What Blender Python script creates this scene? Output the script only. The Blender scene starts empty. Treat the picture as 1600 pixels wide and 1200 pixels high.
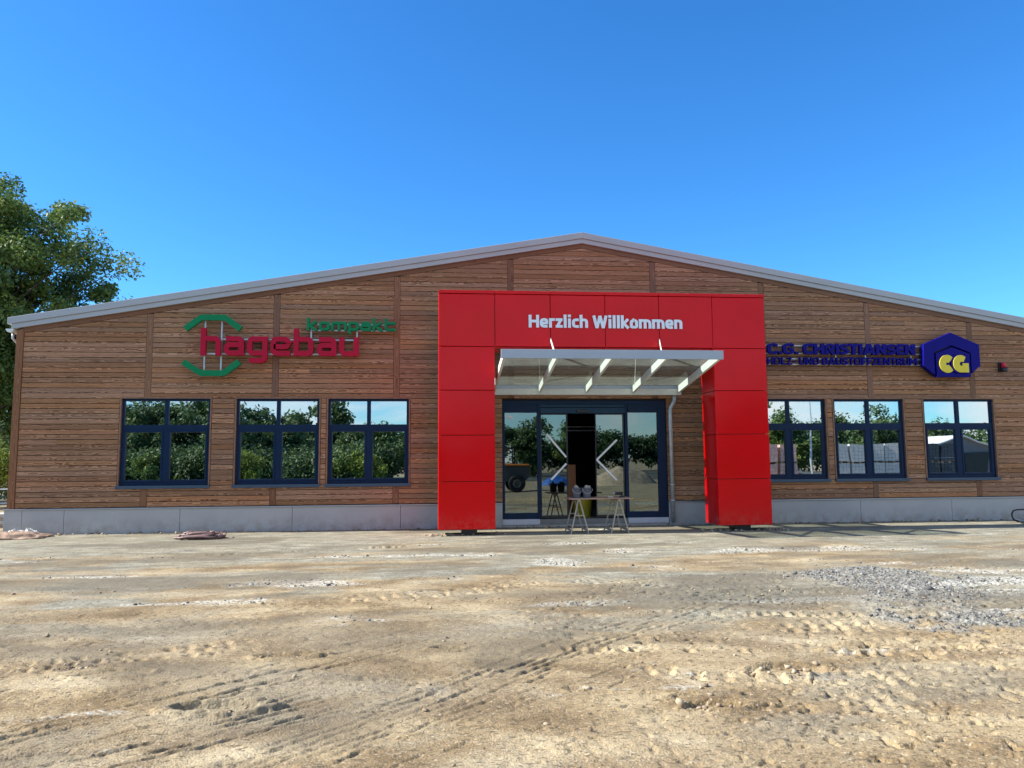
import bpy, bmesh, math, random
import numpy as np
from mathutils import Vector, Matrix

scene = bpy.context.scene
col = scene.collection
rad = math.radians

# ------------------------------------------------------------------ camera
CAM_D, CAM_H = 18.717, 1.6
yaw, pitch, roll = 0.10032, 0.10018, -0.00729
f = Vector((math.sin(yaw)*math.cos(pitch), math.cos(yaw)*math.cos(pitch), math.sin(pitch)))
r0 = Vector((math.cos(yaw), -math.sin(yaw), 0)); u0 = r0.cross(f)
r = r0*math.cos(roll)+u0*math.sin(roll); u = -r0*math.sin(roll)+u0*math.cos(roll)
cd = bpy.data.cameras.new("camera"); cam = bpy.data.objects.new("camera", cd); col.objects.link(cam)
M = Matrix(((r.x, u.x, -f.x, 0), (r.y, u.y, -f.y, -CAM_D), (r.z, u.z, -f.z, CAM_H), (0, 0, 0, 1)))
cam.matrix_world = M
cd.sensor_width = 36; cd.sensor_fit = 'HORIZONTAL'; cd.lens = 36*1200/1600
cd.clip_start = .1; cd.clip_end = 3000
scene.camera = cam

# ------------------------------------------------------------------ sun and sky
SUN_EL, SUN_BACK = rad(36.4), rad(2.0)
to_sun = Vector((-math.cos(SUN_EL)*math.cos(SUN_BACK), math.cos(SUN_EL)*math.sin(SUN_BACK), math.sin(SUN_EL)))
sl = bpy.data.lights.new("sun", 'SUN'); sl.energy = 5.0; sl.angle = rad(.5); sl.color = (1, .94, .84)
so = bpy.data.objects.new("sun", sl); col.objects.link(so)
so.rotation_euler = to_sun.to_track_quat('Z', 'Y').to_euler()
wd = bpy.data.worlds.new("World"); scene.world = wd; wd.use_nodes = True
nt = wd.node_tree; nt.nodes.clear()
N = nt.nodes.new; L = nt.links.new
sky = N('ShaderNodeTexSky'); sky.sky_type = 'NISHITA'; sky.sun_disc = False
sky.sun_elevation = SUN_EL; sky.sun_rotation = rad(-90)+SUN_BACK
sky.altitude = 30; sky.air_density = 1.0; sky.dust_density = .25; sky.ozone_density = 3.2
hs = N('ShaderNodeHueSaturation'); hs.inputs['Saturation'].default_value = 1.22; hs.inputs['Value'].default_value = 1.0
L(sky.outputs[0], hs.inputs['Color'])
# thin clouds in the part of the sky behind the photographer (seen in the window reflections)
tc = N('ShaderNodeTexCoord'); sx = N('ShaderNodeSeparateXYZ'); L(tc.outputs['Generated'], sx.inputs[0])
mp = N('ShaderNodeMapping'); mp.inputs['Scale'].default_value = (1.6, 1.6, 7); L(tc.outputs['Generated'], mp.inputs[0])
cn = N('ShaderNodeTexNoise'); cn.inputs['Scale'].default_value = 2.6; cn.inputs['Detail'].default_value = 7; cn.inputs['Distortion'].default_value = .4
L(mp.outputs[0], cn.inputs['Vector'])
cr = N('ShaderNodeMapRange'); cr.inputs[1].default_value = .38; cr.inputs[2].default_value = .60; L(cn.outputs[0], cr.inputs[0])
my = N('ShaderNodeMapRange'); my.inputs[1].default_value = -.08; my.inputs[2].default_value = -.45; L(sx.outputs[1], my.inputs[0])
mx = N('ShaderNodeMapRange'); mx.inputs[1].default_value = -.6; mx.inputs[2].default_value = .15; mx.inputs[3].default_value = .35; L(sx.outputs[0], mx.inputs[0])
m1 = N('ShaderNodeMath'); m1.operation = 'MULTIPLY'; L(cr.outputs[0], m1.inputs[0]); L(my.outputs[0], m1.inputs[1])
m2 = N('ShaderNodeMath'); m2.operation = 'MULTIPLY'; L(m1.outputs[0], m2.inputs[0]); L(mx.outputs[0], m2.inputs[1])
mix = N('ShaderNodeMix'); mix.data_type = 'RGBA'; L(m2.outputs[0], mix.inputs[0]); 
air = N('ShaderNodeMix'); air.data_type = 'RGBA'; air.blend_type = 'MULTIPLY'; air.inputs[0].default_value = 1
L(hs.outputs[0], air.inputs[6]); air.inputs[7].default_value = (.50, .90, 1.16, 1)
L(air.outputs[2], mix.inputs[6])
mix.inputs[7].default_value = (6.2, 6.4, 6.6, 1)
bg = N('ShaderNodeBackground'); bg.inputs[1].default_value = .098; L(mix.outputs[2], bg.inputs[0])
wo = N('ShaderNodeOutputWorld'); L(bg.outputs[0], wo.inputs[0])
vs = scene.view_settings; vs.view_transform = 'Standard'; vs.look = 'None'; vs.exposure = 1.14; vs.gamma = 1
scene.render.engine = 'CYCLES'
scene.cycles.max_bounces = 8; scene.cycles.transparent_max_bounces = 12

# ------------------------------------------------------------------ helpers
rnd = random.Random(7)

class MB:
    """collects geometry, builds ONE mesh object"""
    def __init__(s): s.v = []; s.f = []; s.uv = None; s.attr = []
    def box(s, x0, x1, y0, y1, z0, z1):
        b = len(s.v)
        s.v += [(x0,y0,z0),(x1,y0,z0),(x1,y1,z0),(x0,y1,z0),(x0,y0,z1),(x1,y0,z1),(x1,y1,z1),(x0,y1,z1)]
        s.f += [tuple(b+i for i in q) for q in ((0,3,2,1),(4,5,6,7),(0,1,5,4),(1,2,6,5),(2,3,7,6),(3,0,4,7))]
        return s
    def prism(s, pts, y0, y1):
        """pts: (x,z) polygon, counter-clockwise seen from the front (-Y)"""
        b = len(s.v); n = len(pts)
        a = sum(pts[i][0]*pts[(i+1) % n][1]-pts[(i+1) % n][0]*pts[i][1] for i in range(n))
        if a < 0: pts = pts[::-1]
        s.v += [(x, y0, z) for x, z in pts]+[(x, y1, z) for x, z in pts]
        s.f.append(tuple(range(b, b+n))); s.f.append(tuple(range(b+2*n-1, b+n-1, -1)))
        for i in range(n):
            j = (i+1) % n; s.f.append((b+i, b+n+i, b+n+j, b+j))
        return s
    def bar(s, p, q, w, h, up=(0,0,1)):
        """rectangular bar from p to q, w across, h along up"""
        p, q = Vector(p), Vector(q); d = (q-p).normalized(); U = Vector(up)
        a = d.cross(U).normalized()*w/2; c = a.cross(d).normalized()*h/2
        b = len(s.v)
        for o in (p, q):
            for k in (-a-c, a-c, a+c, -a+c): s.v.append(tuple(o+k))
        s.f += [tuple(b+i for i in k) for k in ((0,1,2,3),(7,6,5,4),(0,4,5,1),(1,5,6,2),(2,6,7,3),(3,7,4,0))]
        return s
    def tube(s, pts, rr, n=10, cap=True):
        pts = [Vector(p) for p in pts]; b = len(s.v); m = len(pts)
        rs = rr if isinstance(rr, (list, tuple)) else [rr]*m
        prev = None
        for i, p in enumerate(pts):
            d = (pts[min(i+1, m-1)]-pts[max(i-1, 0)]).normalized()
            if prev is None:
                a = d.cross(Vector((0,0,1)) if abs(d.z) < .9 else Vector((1,0,0))).normalized()
            else:
                a = (prev-d*prev.dot(d)).normalized()
            prev = a; c = d.cross(a)
            for k in range(n):
                t = 2*math.pi*k/n; s.v.append(tuple(p+(a*math.cos(t)+c*math.sin(t))*rs[i]))
        for i in range(m-1):
            for k in range(n):
                l = (k+1) % n; s.f.append((b+i*n+k, b+i*n+l, b+(i+1)*n+l, b+(i+1)*n+k))
        if cap:
            s.f.append(tuple(b+k for k in range(n-1, -1, -1))); s.f.append(tuple(b+(m-1)*n+k for k in range(n)))
        return s
    def lathe(s, prof, c, n=24):
        b = len(s.v); m = len(prof)
        for rr, z in prof:
            for k in range(n):
                t = 2*math.pi*k/n; s.v.append((c[0]+rr*math.cos(t), c[1]+rr*math.sin(t), c[2]+z))
        for i in range(m-1):
            for k in range(n):
                l = (k+1) % n; s.f.append((b+i*n+k, b+i*n+l, b+(i+1)*n+l, b+(i+1)*n+k))
        return s
    def wheel(s, c, R, w, n=28, axis='y'):
        """solid disc with rounded shoulder, axis along y or x"""
        prof = [(R*.45, -w/2*.8), (R*.8, -w/2), (R*.95, -w/2*.9), (R, -w/2*.6), (R, w/2*.6), (R*.95, w/2*.9), (R*.8, w/2), (R*.45, w/2*.8)]
        b = len(s.v)
        for rr, t in prof:
            for k in range(n):
                a = 2*math.pi*k/n
                if axis == 'y': s.v.append((c[0]+rr*math.cos(a), c[1]+t, c[2]+rr*math.sin(a)))
                else: s.v.append((c[0]+t, c[1]+rr*math.cos(a), c[2]+rr*math.sin(a)))
        m = len(prof)
        for i in range(m-1):
            for k in range(n):
                l = (k+1) % n; s.f.append((b+i*n+k, b+i*n+l, b+(i+1)*n+l, b+(i+1)*n+k))
        s.f.append(tuple(b+k for k in range(n))); s.f.append(tuple(b+(m-1)*n+k for k in range(n-1, -1, -1)))
        return s
    def build(s, name, mat, parent=None, loc=None, bevel=0, smooth=False, seg=2):
        me = bpy.data.meshes.new(name); me.from_pydata(s.v, [], s.f); me.update()
        return link_mesh(name, me, mat, parent, bevel, smooth, seg)

LAST = [None]
def link_mesh(name, me, mat, parent=None, bevel=0, smooth=False, seg=2):
    if mat: me.materials.append(mat)
    o = bpy.data.objects.new(name, me); col.objects.link(o); LAST[0] = o
    if smooth: me.polygons.foreach_set('use_smooth', [True]*len(me.polygons))
    if parent:
        o.parent = parent
        p = parent; off = Vector((0, 0, 0))
        while p: off += p.location; p = p.parent
        if off.length > 0: me.transform(Matrix.Translation(-off))
    if bevel:
        b = o.modifiers.new('bevel', 'BEVEL'); b.width = bevel; b.segments = seg; b.limit_method = 'ANGLE'; b.angle_limit = rad(35)
    return o

def tag(o, label=None, cat=None, group=None, kind=None):
    if label: o['label'] = label
    if cat: o['category'] = cat
    if group: o['group'] = group
    if kind: o['kind'] = kind
    return o

def thing(name, loc, label, cat, group=None):
    o = bpy.data.objects.new(name, None); col.objects.link(o); o.location = loc; o.empty_display_size = .2
    return tag(o, label, cat, group)

def np_mesh(name, V, F, mat, attrs=None, parent=None, smooth=False):
    V = np.asarray(V, np.float32); F = np.asarray(F, np.int32); k = F.shape[1]
    me = bpy.data.meshes.new(name)
    me.vertices.add(len(V)); me.vertices.foreach_set('co', V.ravel())
    me.loops.add(F.size); me.loops.foreach_set('vertex_index', F.ravel())
    me.polygons.add(len(F)); me.polygons.foreach_set('loop_start', np.arange(0, F.size, k, dtype=np.int32))
    me.polygons.foreach_set('loop_total', np.full(len(F), k, np.int32))
    if smooth: me.polygons.foreach_set('use_smooth', np.ones(len(F), bool))
    me.update(calc_edges=True)
    for n, (dom, typ, data) in (attrs or {}).items():
        a = me.attributes.new(n, typ, dom)
        a.data.foreach_set('value' if typ == 'FLOAT' else 'vector', np.asarray(data, np.float32).ravel())
    return link_mesh(name, me, mat, parent)

def dup(root, loc, rotz, label, group=None, scale=1):
    def cp(o, par):
        c = o.copy(); col.objects.link(c); c.parent = par
        for ch in o.children: cp(ch, c)
        return c
    c = cp(root, None); c.location = loc; c.rotation_euler = (0, 0, rotz); c.scale = (scale,)*3
    tag(c, label, None, group)
    return c

# ------------------------------------------------------------------ materials
def newmat(name):
    m = bpy.data.materials.new(name); m.use_nodes = True; t = m.node_tree
    return m, t, t.nodes['Principled BSDF'], t.nodes.new, t.links.new

def ramp(t, src, stops):
    n = t.nodes.new('ShaderNodeValToRGB'); t.links.new(src, n.inputs[0]); e = n.color_ramp.elements
    while len(e) < len(stops): e.new(.5)
    for i, (p, c) in enumerate(stops): e[i].position = p; e[i].color = (*c, 1)
    return n.outputs[0]

def M_simple(name, c, rough=.5, metal=0, var=.08, scale=4, bump=0, bscale=60, spec=.5, coat=0, stretch=(1,1,1)):
    m, t, p, N, L = newmat(name)
    tcn = N('ShaderNodeTexCoord'); mpn = N('ShaderNodeMapping'); mpn.inputs['Scale'].default_value = stretch; L(tcn.outputs['Object'], mpn.inputs[0])
    nz = N('ShaderNodeTexNoise'); nz.inputs['Scale'].default_value = scale; nz.inputs['Detail'].default_value = 6; L(mpn.outputs[0], nz.inputs['Vector'])
    lo = tuple(max(0, x*(1-var)) for x in c); hi = tuple(min(1, x*(1+var)) for x in c)
    L(ramp(t, nz.outputs[0], [(.3, lo), (.7, hi)]), p.inputs['Base Color'])
    p.inputs['Roughness'].default_value = rough; p.inputs['Metallic'].default_value = metal
    p.inputs['Specular IOR Level'].default_value = spec; p.inputs['Coat Weight'].default_value = coat
    if bump:
        n2 = N('ShaderNodeTexNoise'); n2.inputs['Scale'].default_value = bscale; n2.inputs['Detail'].default_value = 4; L(tcn.outputs['Object'], n2.inputs['Vector'])
        b = N('ShaderNodeBump'); b.inputs['Strength'].default_value = bump; b.inputs['Distance'].default_value = .02
        L(n2.outputs[0], b.inputs['Height']); L(b.outputs[0], p.inputs['Normal'])
    return m

def M_wood(name, light, dark, vertical=False, k=1.0):
    """softwood: grain arches per board; the mesh carries 'board' (random) and 'bx' (u along, v across, 0)"""
    m, t, p, N, L = newmat(name)
    at = N('ShaderNodeAttribute'); at.attribute_name = 'bx'
    ab = N('ShaderNodeAttribute'); ab.attribute_name = 'board'
    sp = N('ShaderNodeSeparateXYZ'); L(at.outputs['Vector'], sp.inputs[0])
    def math_(op, a, b=None, c=None):
        n = N('ShaderNodeMath'); n.operation = op
        for i, x in enumerate((a, b, c)):
            if x is None: continue
            if isinstance(x, (int, float)): n.inputs[i].default_value = x
            else: L(x, n.inputs[i])
        return n.outputs[0]
    seed = math_('MULTIPLY', ab.outputs['Fac'], 137.0)
    cx = N('ShaderNodeCombineXYZ'); L(math_('MULTIPLY', sp.outputs[0], 1.35), cx.inputs[0]); L(seed, cx.inputs[1]); L(math_('MULTIPLY', sp.outputs[1], 3), cx.inputs[2])
    n1 = N('ShaderNodeTexNoise'); n1.inputs['Scale'].default_value = 1.0; n1.inputs['Detail'].default_value = 2.5; L(cx.outputs[0], n1.inputs['Vector'])
    depth = math_('MULTIPLY', math_('SUBTRACT', n1.outputs[0], .5), .30)
    # heart line offset per board
    off = math_('MULTIPLY', math_('SUBTRACT', math_('FRACT', math_('MULTIPLY', ab.outputs['Fac'], 7.31)), .5), .14)
    vv = math_('SUBTRACT', sp.outputs[1], off)
    rr = math_('SQRT', math_('ADD', math_('MULTIPLY', vv, vv), math_('MULTIPLY', depth, depth)))
    cf = N('ShaderNodeCombineXYZ'); L(math_('MULTIPLY', sp.outputs[0], 6), cf.inputs[0]); L(seed, cf.inputs[1]); L(math_('MULTIPLY', sp.outputs[1], 60), cf.inputs[2])
    n2 = N('ShaderNodeTexNoise'); n2.inputs['Scale'].default_value = 1.0; n2.inputs['Detail'].default_value = 3; L(cf.outputs[0], n2.inputs['Vector'])
    ph = math_('ADD', math_('MULTIPLY', rr, 34*k), math_('MULTIPLY', n2.outputs[0], .7))
    saw = math_('FRACT', ph)
    g1 = math_('POWER', saw, 1.5)
    fine = N('ShaderNodeCombineXYZ'); L(math_('MULTIPLY', sp.outputs[0], 3), fine.inputs[0]); L(seed, fine.inputs[1]); L(math_('MULTIPLY', sp.outputs[1], 220), fine.inputs[2])
    n3 = N('ShaderNodeTexNoise'); n3.inputs['Scale'].default_value = 1.0; n3.inputs['Detail'].default_value = 2; L(fine.outputs[0], n3.inputs['Vector'])
    g = math_('ADD', math_('MULTIPLY', g1, .85), math_('MULTIPLY', n3.outputs[0], .25))
    colr = ramp(t, g, [(.05, light), (.45, tuple(a*.62+b*.38 for a, b in zip(light, dark))), (.95, dark)])
    # knots
    kx = N('ShaderNodeCombineXYZ'); L(math_('MULTIPLY', sp.outputs[0], 1.3), kx.inputs[0]); L(seed, kx.inputs[1]); L(math_('MULTIPLY', sp.outputs[1], 9), kx.inputs[2])
    vo = N('ShaderNodeTexVoronoi'); vo.inputs['Scale'].default_value = 1.0; L(kx.outputs[0], vo.inputs['Vector'])
    kn = N('ShaderNodeMapRange'); kn.inputs[1].default_value = .10; kn.inputs[2].default_value = .04; L(vo.outputs['Distance'], kn.inputs[0])
    # board to board tone
    bv = math_('MULTIPLY_ADD', math_('FRACT', math_('MULTIPLY', ab.outputs['Fac'], 13.7)), .42, .78)
    n4 = N('ShaderNodeTexNoise'); n4.inputs['Scale'].default_value = .55; n4.inputs['Detail'].default_value = 4
    tg = N('ShaderNodeTexCoord'); L(tg.outputs['Object'], n4.inputs['Vector'])
    bv = math_('MULTIPLY', bv, math_('MULTIPLY_ADD', n4.outputs[0], .5, .75))
    mm = N('ShaderNodeVectorMath'); mm.operation = 'SCALE'; L(colr, mm.inputs[0]); L(bv, mm.inputs['Scale'])
    mk = N('ShaderNodeMix'); mk.data_type = 'RGBA'; L(kn.outputs[0], mk.inputs[0]); L(mm.outputs[0], mk.inputs[6]); mk.inputs[7].default_value = (*[x*.45 for x in dark], 1)
    hsn = N('ShaderNodeHueSaturation'); L(mk.outputs[2], hsn.inputs['Color'])
    L(math_('MULTIPLY_ADD', math_('FRACT', math_('MULTIPLY', ab.outputs['Fac'], 31.7)), .007, .4965), hsn.inputs['Hue'])
    L(math_('MULTIPLY_ADD', math_('FRACT', math_('MULTIPLY', ab.outputs['Fac'], 51.7)), .18, .92), hsn.inputs['Saturation'])
    L(hsn.outputs[0], p.inputs['Base Color'])
    p.inputs['Roughness'].default_value = .62; p.inputs['Specular IOR Level'].default_value = .3
    b = N('ShaderNodeBump'); b.inputs['Strength'].default_value = .35; b.inputs['Distance'].default_value = .004; L(g, b.inputs['Height']); L(b.outputs[0], p.inputs['Normal'])
    return m

WOOD = M_wood('larch_boards', (.44, .240, .130), (.115, .045, .019))
WOODV = M_wood('larch_posts', (.27, .14, .078), (.12, .05, .025))
WOODD = M_simple('dark_backing', (.02, .010, .006), .9)
PLINTH = M_simple('grey_fibre_cement', (.36, .36, .355), .55, var=.06, scale=1.2, bump=.05, bscale=90)
PLCAP = M_simple('zinc_drip', (.36, .38, .40), .4, metal=.6)
NAVY = M_simple('navy_aluminium', (.001, .016, .052), .4, var=.1, spec=.2)
VERGE = M_simple('grey_sheet_metal', (.36, .38, .40), .45, metal=.05, var=.05, scale=.8, stretch=(1, 1, 5))
ROOF = M_simple('roof_sheet', (.45, .46, .47), .5, metal=.2)
GALV = M_simple('galvanised_steel', (.47, .50, .52), .42, metal=.55, var=.16, scale=9, bump=.05, bscale=30)
WHITEM = M_simple('pale_powder_coat', (.66, .70, .68), .4, var=.04)
FASC = M_simple('blue_grey_powder_coat', (.34, .38, .43), .32, metal=.15, var=.04, scale=2)
RUBBER = M_simple('black_rubber', (.012, .012, .013), .6)
BLACKM = M_simple('black_steel', (.014, .015, .018), .38)
CONC = M_simple('pale_concrete', (.42, .41, .38), .85, var=.15, scale=5, bump=.3, bscale=40)
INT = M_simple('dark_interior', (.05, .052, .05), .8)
YEL = M_simple('yellow_plastic', (.42, .33, .02), .5)
SGREEN = M_simple('sign_green', (.001, .19, .070), .5, var=.05, spec=.2)
SRED = M_simple('sign_red', (.40, .002, .030), .5, var=.05, spec=.2)
SBLUE = M_simple('sign_blue', (.002, .001, .17), .5, var=.06, spec=.15)
SYEL = M_simple('sign_yellow', (.72, .58, .03), .45, var=.03)
SWHITE = M_simple('sign_white', (.74, .78, .84), .45, var=.02)
TAPE = M_simple('pale_tape', (.80, .82, .80), .6)

def M_red(name):
    m, t, p, N, L = newmat(name)
    g = N('ShaderNodeNewGeometry')
    oi = N('ShaderNodeObjectInfo')
    tcn = N('ShaderNodeTexCoord'); nz = N('ShaderNodeTexNoise'); nz.inputs['Scale'].default_value = .9; nz.inputs['Detail'].default_value = 3; L(tcn.outputs['Object'], nz.inputs['Vector'])
    L(ramp(t, nz.outputs[0], [(.3, (.60, .0, .002)), (.7, (.67, .0, .005))]), p.inputs['Base Color'])
    p.inputs['Roughness'].default_value = .16; p.inputs['Specular IOR Level'].default_value = .24
    n2 = N('ShaderNodeTexNoise'); n2.inputs['Scale'].default_value = 1.3; n2.inputs['Detail'].default_value = 1.5; L(tcn.outputs['Object'], n2.inputs['Vector'])
    b = N('ShaderNodeBump'); b.inputs['Strength'].default_value = .10; b.inputs['Distance'].default_value = .05; L(n2.outputs[0], b.inputs['Height']); L(b.outputs[0], p.inputs['Normal'])
    return m
RED = M_red('red_composite_panel')

def M_glass(name, refl=.5, tint=(.45, .52, .50), gcol=(.86, .92, .95), rough=.006, wav=.015):
    m = bpy.data.materials.new(name); m.use_nodes = True; t = m.node_tree; t.nodes.clear(); N = t.nodes.new; L = t.links.new
    g = N('ShaderNodeBsdfGlossy'); g.inputs['Color'].default_value = (*gcol, 1); g.inputs['Roughness'].default_value = rough
    tr = N('ShaderNodeBsdfTransparent'); tr.inputs[0].default_value = (*tint, 1)
    fr = N('ShaderNodeLayerWeight'); fr.inputs[0].default_value = .25
    mr = N('ShaderNodeMapRange'); mr.inputs[3].default_value = refl; mr.inputs[4].default_value = 1; L(fr.outputs['Fresnel'], mr.inputs[0])
    mx = N('ShaderNodeMixShader'); L(mr.outputs[0], mx.inputs[0]); L(tr.outputs[0], mx.inputs[1]); L(g.outputs[0], mx.inputs[2])
    tcn = N('ShaderNodeTexCoord'); nz = N('ShaderNodeTexNoise'); nz.inputs['Scale'].default_value = 1.1; nz.inputs['Detail'].default_value = .6; L(tcn.outputs['Object'], nz.inputs['Vector'])
    b = N('ShaderNodeBump'); b.inputs['Strength'].default_value = wav; b.inputs['Distance'].default_value = .1; L(nz.outputs[0], b.inputs['Height']); L(b.outputs[0], g.inputs['Normal'])
    o = N('ShaderNodeOutputMaterial'); L(mx.outputs[0], o.inputs[0])
    return m
GLASS = M_glass('coated_glazing', .60)
DGLASS = M_glass('door_glazing', .24, (.36, .42, .40), gcol=(.70, .80, .78))
def M_dusty_glass():
    m = bpy.data.materials.new('dusty_canopy_glass'); m.use_nodes = True; t = m.node_tree; t.nodes.clear(); N = t.nodes.new; L = t.links.new
    tr = N('ShaderNodeBsdfTransparent'); tr.inputs[0].default_value = (.84, .90, .87, 1)
    df = N('ShaderNodeBsdfDiffuse'); df.inputs[0].default_value = (.62, .66, .62, 1); tl = N('ShaderNodeBsdfTranslucent'); tl.inputs[0].default_value = (.45, .50, .47, 1)
    a = N('ShaderNodeMixShader'); L(df.outputs[0], a.inputs[1]); L(tl.outputs[0], a.inputs[2])
    tcn = N('ShaderNodeTexCoord'); nz = N('ShaderNodeTexNoise'); nz.inputs['Scale'].default_value = 3; nz.inputs['Detail'].default_value = 6; L(tcn.outputs['Object'], nz.inputs['Vector'])
    mr = N('ShaderNodeMapRange'); mr.inputs[3].default_value = .07; mr.inputs[4].default_value = .24; L(nz.outputs[0], mr.inputs[0])
    b = N('ShaderNodeMixShader'); L(mr.outputs[0], b.inputs[0]); L(tr.outputs[0], b.inputs[1]); L(a.outputs[0], b.inputs[2])
    g = N('ShaderNodeBsdfGlossy'); g.inputs['Roughness'].default_value = .08
    c = N('ShaderNodeMixShader'); c.inputs[0].default_value = .04; L(b.outputs[0], c.inputs[1]); L(g.outputs[0], c.inputs[2])
    o = N('ShaderNodeOutputMaterial'); L(c.outputs[0], o.inputs[0]); return m
CGLASS = M_dusty_glass()

def M_leaf(name, a, b, c=None):
    m, t, p, N, L = newmat(name)
    at = N('ShaderNodeAttribute'); at.attribute_name = 'tone'
    L(ramp(t, at.outputs['Fac'], [(0, a), (.6, b), (1, c or b)]), p.inputs['Base Color'])
    p.inputs['Roughness'].default_value = .55; p.inputs['Specular IOR Level'].default_value = .35
    tl = N('ShaderNodeBsdfTranslucent'); L(p.inputs['Base Color'].links[0].from_socket, tl.inputs[0])
    mx = N('ShaderNodeMixShader'); mx.inputs[0].default_value = .28; L(p.outputs[0], mx.inputs[1]); L(tl.outputs[0], mx.inputs[2])
    L(mx.outputs[0], t.nodes['Material Output'].inputs[0])
    return m
LEAF = M_leaf('broad_leaves', (.035, .075, .025), (.12, .20, .045), (.30, .32, .06))
LEAFD = M_leaf('dark_leaves', (.035, .072, .030), (.085, .145, .050), (.17, .22, .06))
LEAFY = M_leaf('yellow_green_leaves', (.08, .13, .02), (.20, .27, .04), (.34, .38, .07))
BARK = M_simple('bark', (.075, .062, .048), .9, var=.35, scale=9, bump=.6, bscale=22, stretch=(1, 1, .2))

# ------------------------------------------------------------------ ground
def _h(ix, iy, s):
    n = (ix.astype(np.int64)*374761393+iy.astype(np.int64)*668265263+s*1442695041) & 0xffffffff
    n = ((n ^ (n >> 13))*1274126177) & 0xffffffff
    return ((n ^ (n >> 16)) & 0xffff)/65535.
def vn(x, y, s=0):
    ix = np.floor(x); iy = np.floor(y); fx = x-ix; fy = y-iy
    fx = fx*fx*(3-2*fx); fy = fy*fy*(3-2*fy)
    a = _h(ix, iy, s); b = _h(ix+1, iy, s); c = _h(ix, iy+1, s); d = _h(ix+1, iy+1, s)
    return (a+(b-a)*fx)+((c+(d-c)*fx)-(a+(b-a)*fx))*fy
def fbm(x, y, s=0, o=4):
    t = 0; a = .5; w = 0
    for k in range(o):
        t = t+a*vn(x*2**k+17.3*k, y*2**k-9.1*k, s+k*31); w += a; a *= .5
    return t/w
def sm(x, a, b):
    t = np.clip((x-a)/(b-a), 0, 1); return t*t*(3-2*t)

TRACKS = [  # x0,y0,x1,y1,width,spacing,depth,kind
    (-3.3, -14.3, .3, -11.1, .62, .14, .021, 'rib'), (-3.0, -14.9, -.6, -13.1, .5, .14, .024, 'rib'),
    (-1.7, -15.2, 1.2, -12.0, .50, .15, .020, 'rib'), (.6, -12.6, 4.4, -9.0, .55, .15, .016, 'rib'), (-.9, -15.0, 1.9, -12.1, .5, .15, .012, 'rib'),
    (.9, -11.95, 9, -13.3, .17, .15, .048, 'lug'), (2.9, -12.15, 9, -12.75, .17, .13, .042, 'lug'), (3.0, -11.4, 9, -12.1, .5, .17, .032, 'lug'),
    (2.3, -10.6, 6.5, -11.5, .30, .12, .050, 'lug'), (2.4, -13.6, 9, -14.2, .5, .19, .030, 'lug'), (.8, -12.6, 4, -13.2, .4, .19, .024, 'lug'),
    (-5.3, -4.55, -.2, -3.4, .22, .15, .060, 'lug'), (-9, -8.6, 0, -8.0, .5, .2, .016, 'rib'), (-1.5, -9.6, 2.6, -8.4, .5, .2, .022, 'lug'),
    (-8, -10.9, -1, -9.4, .5, .16, .016, 'rib'), (-12, -6.0, 14, -5.2, .7, .2, .010, 'rib'), (1, -7.3, 14, -6.3, .6, .2, .010, 'rib'),
    (-3.6, -12.3, -1.4, -11.5, .4, .17, .020, 'lug'),
]
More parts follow.
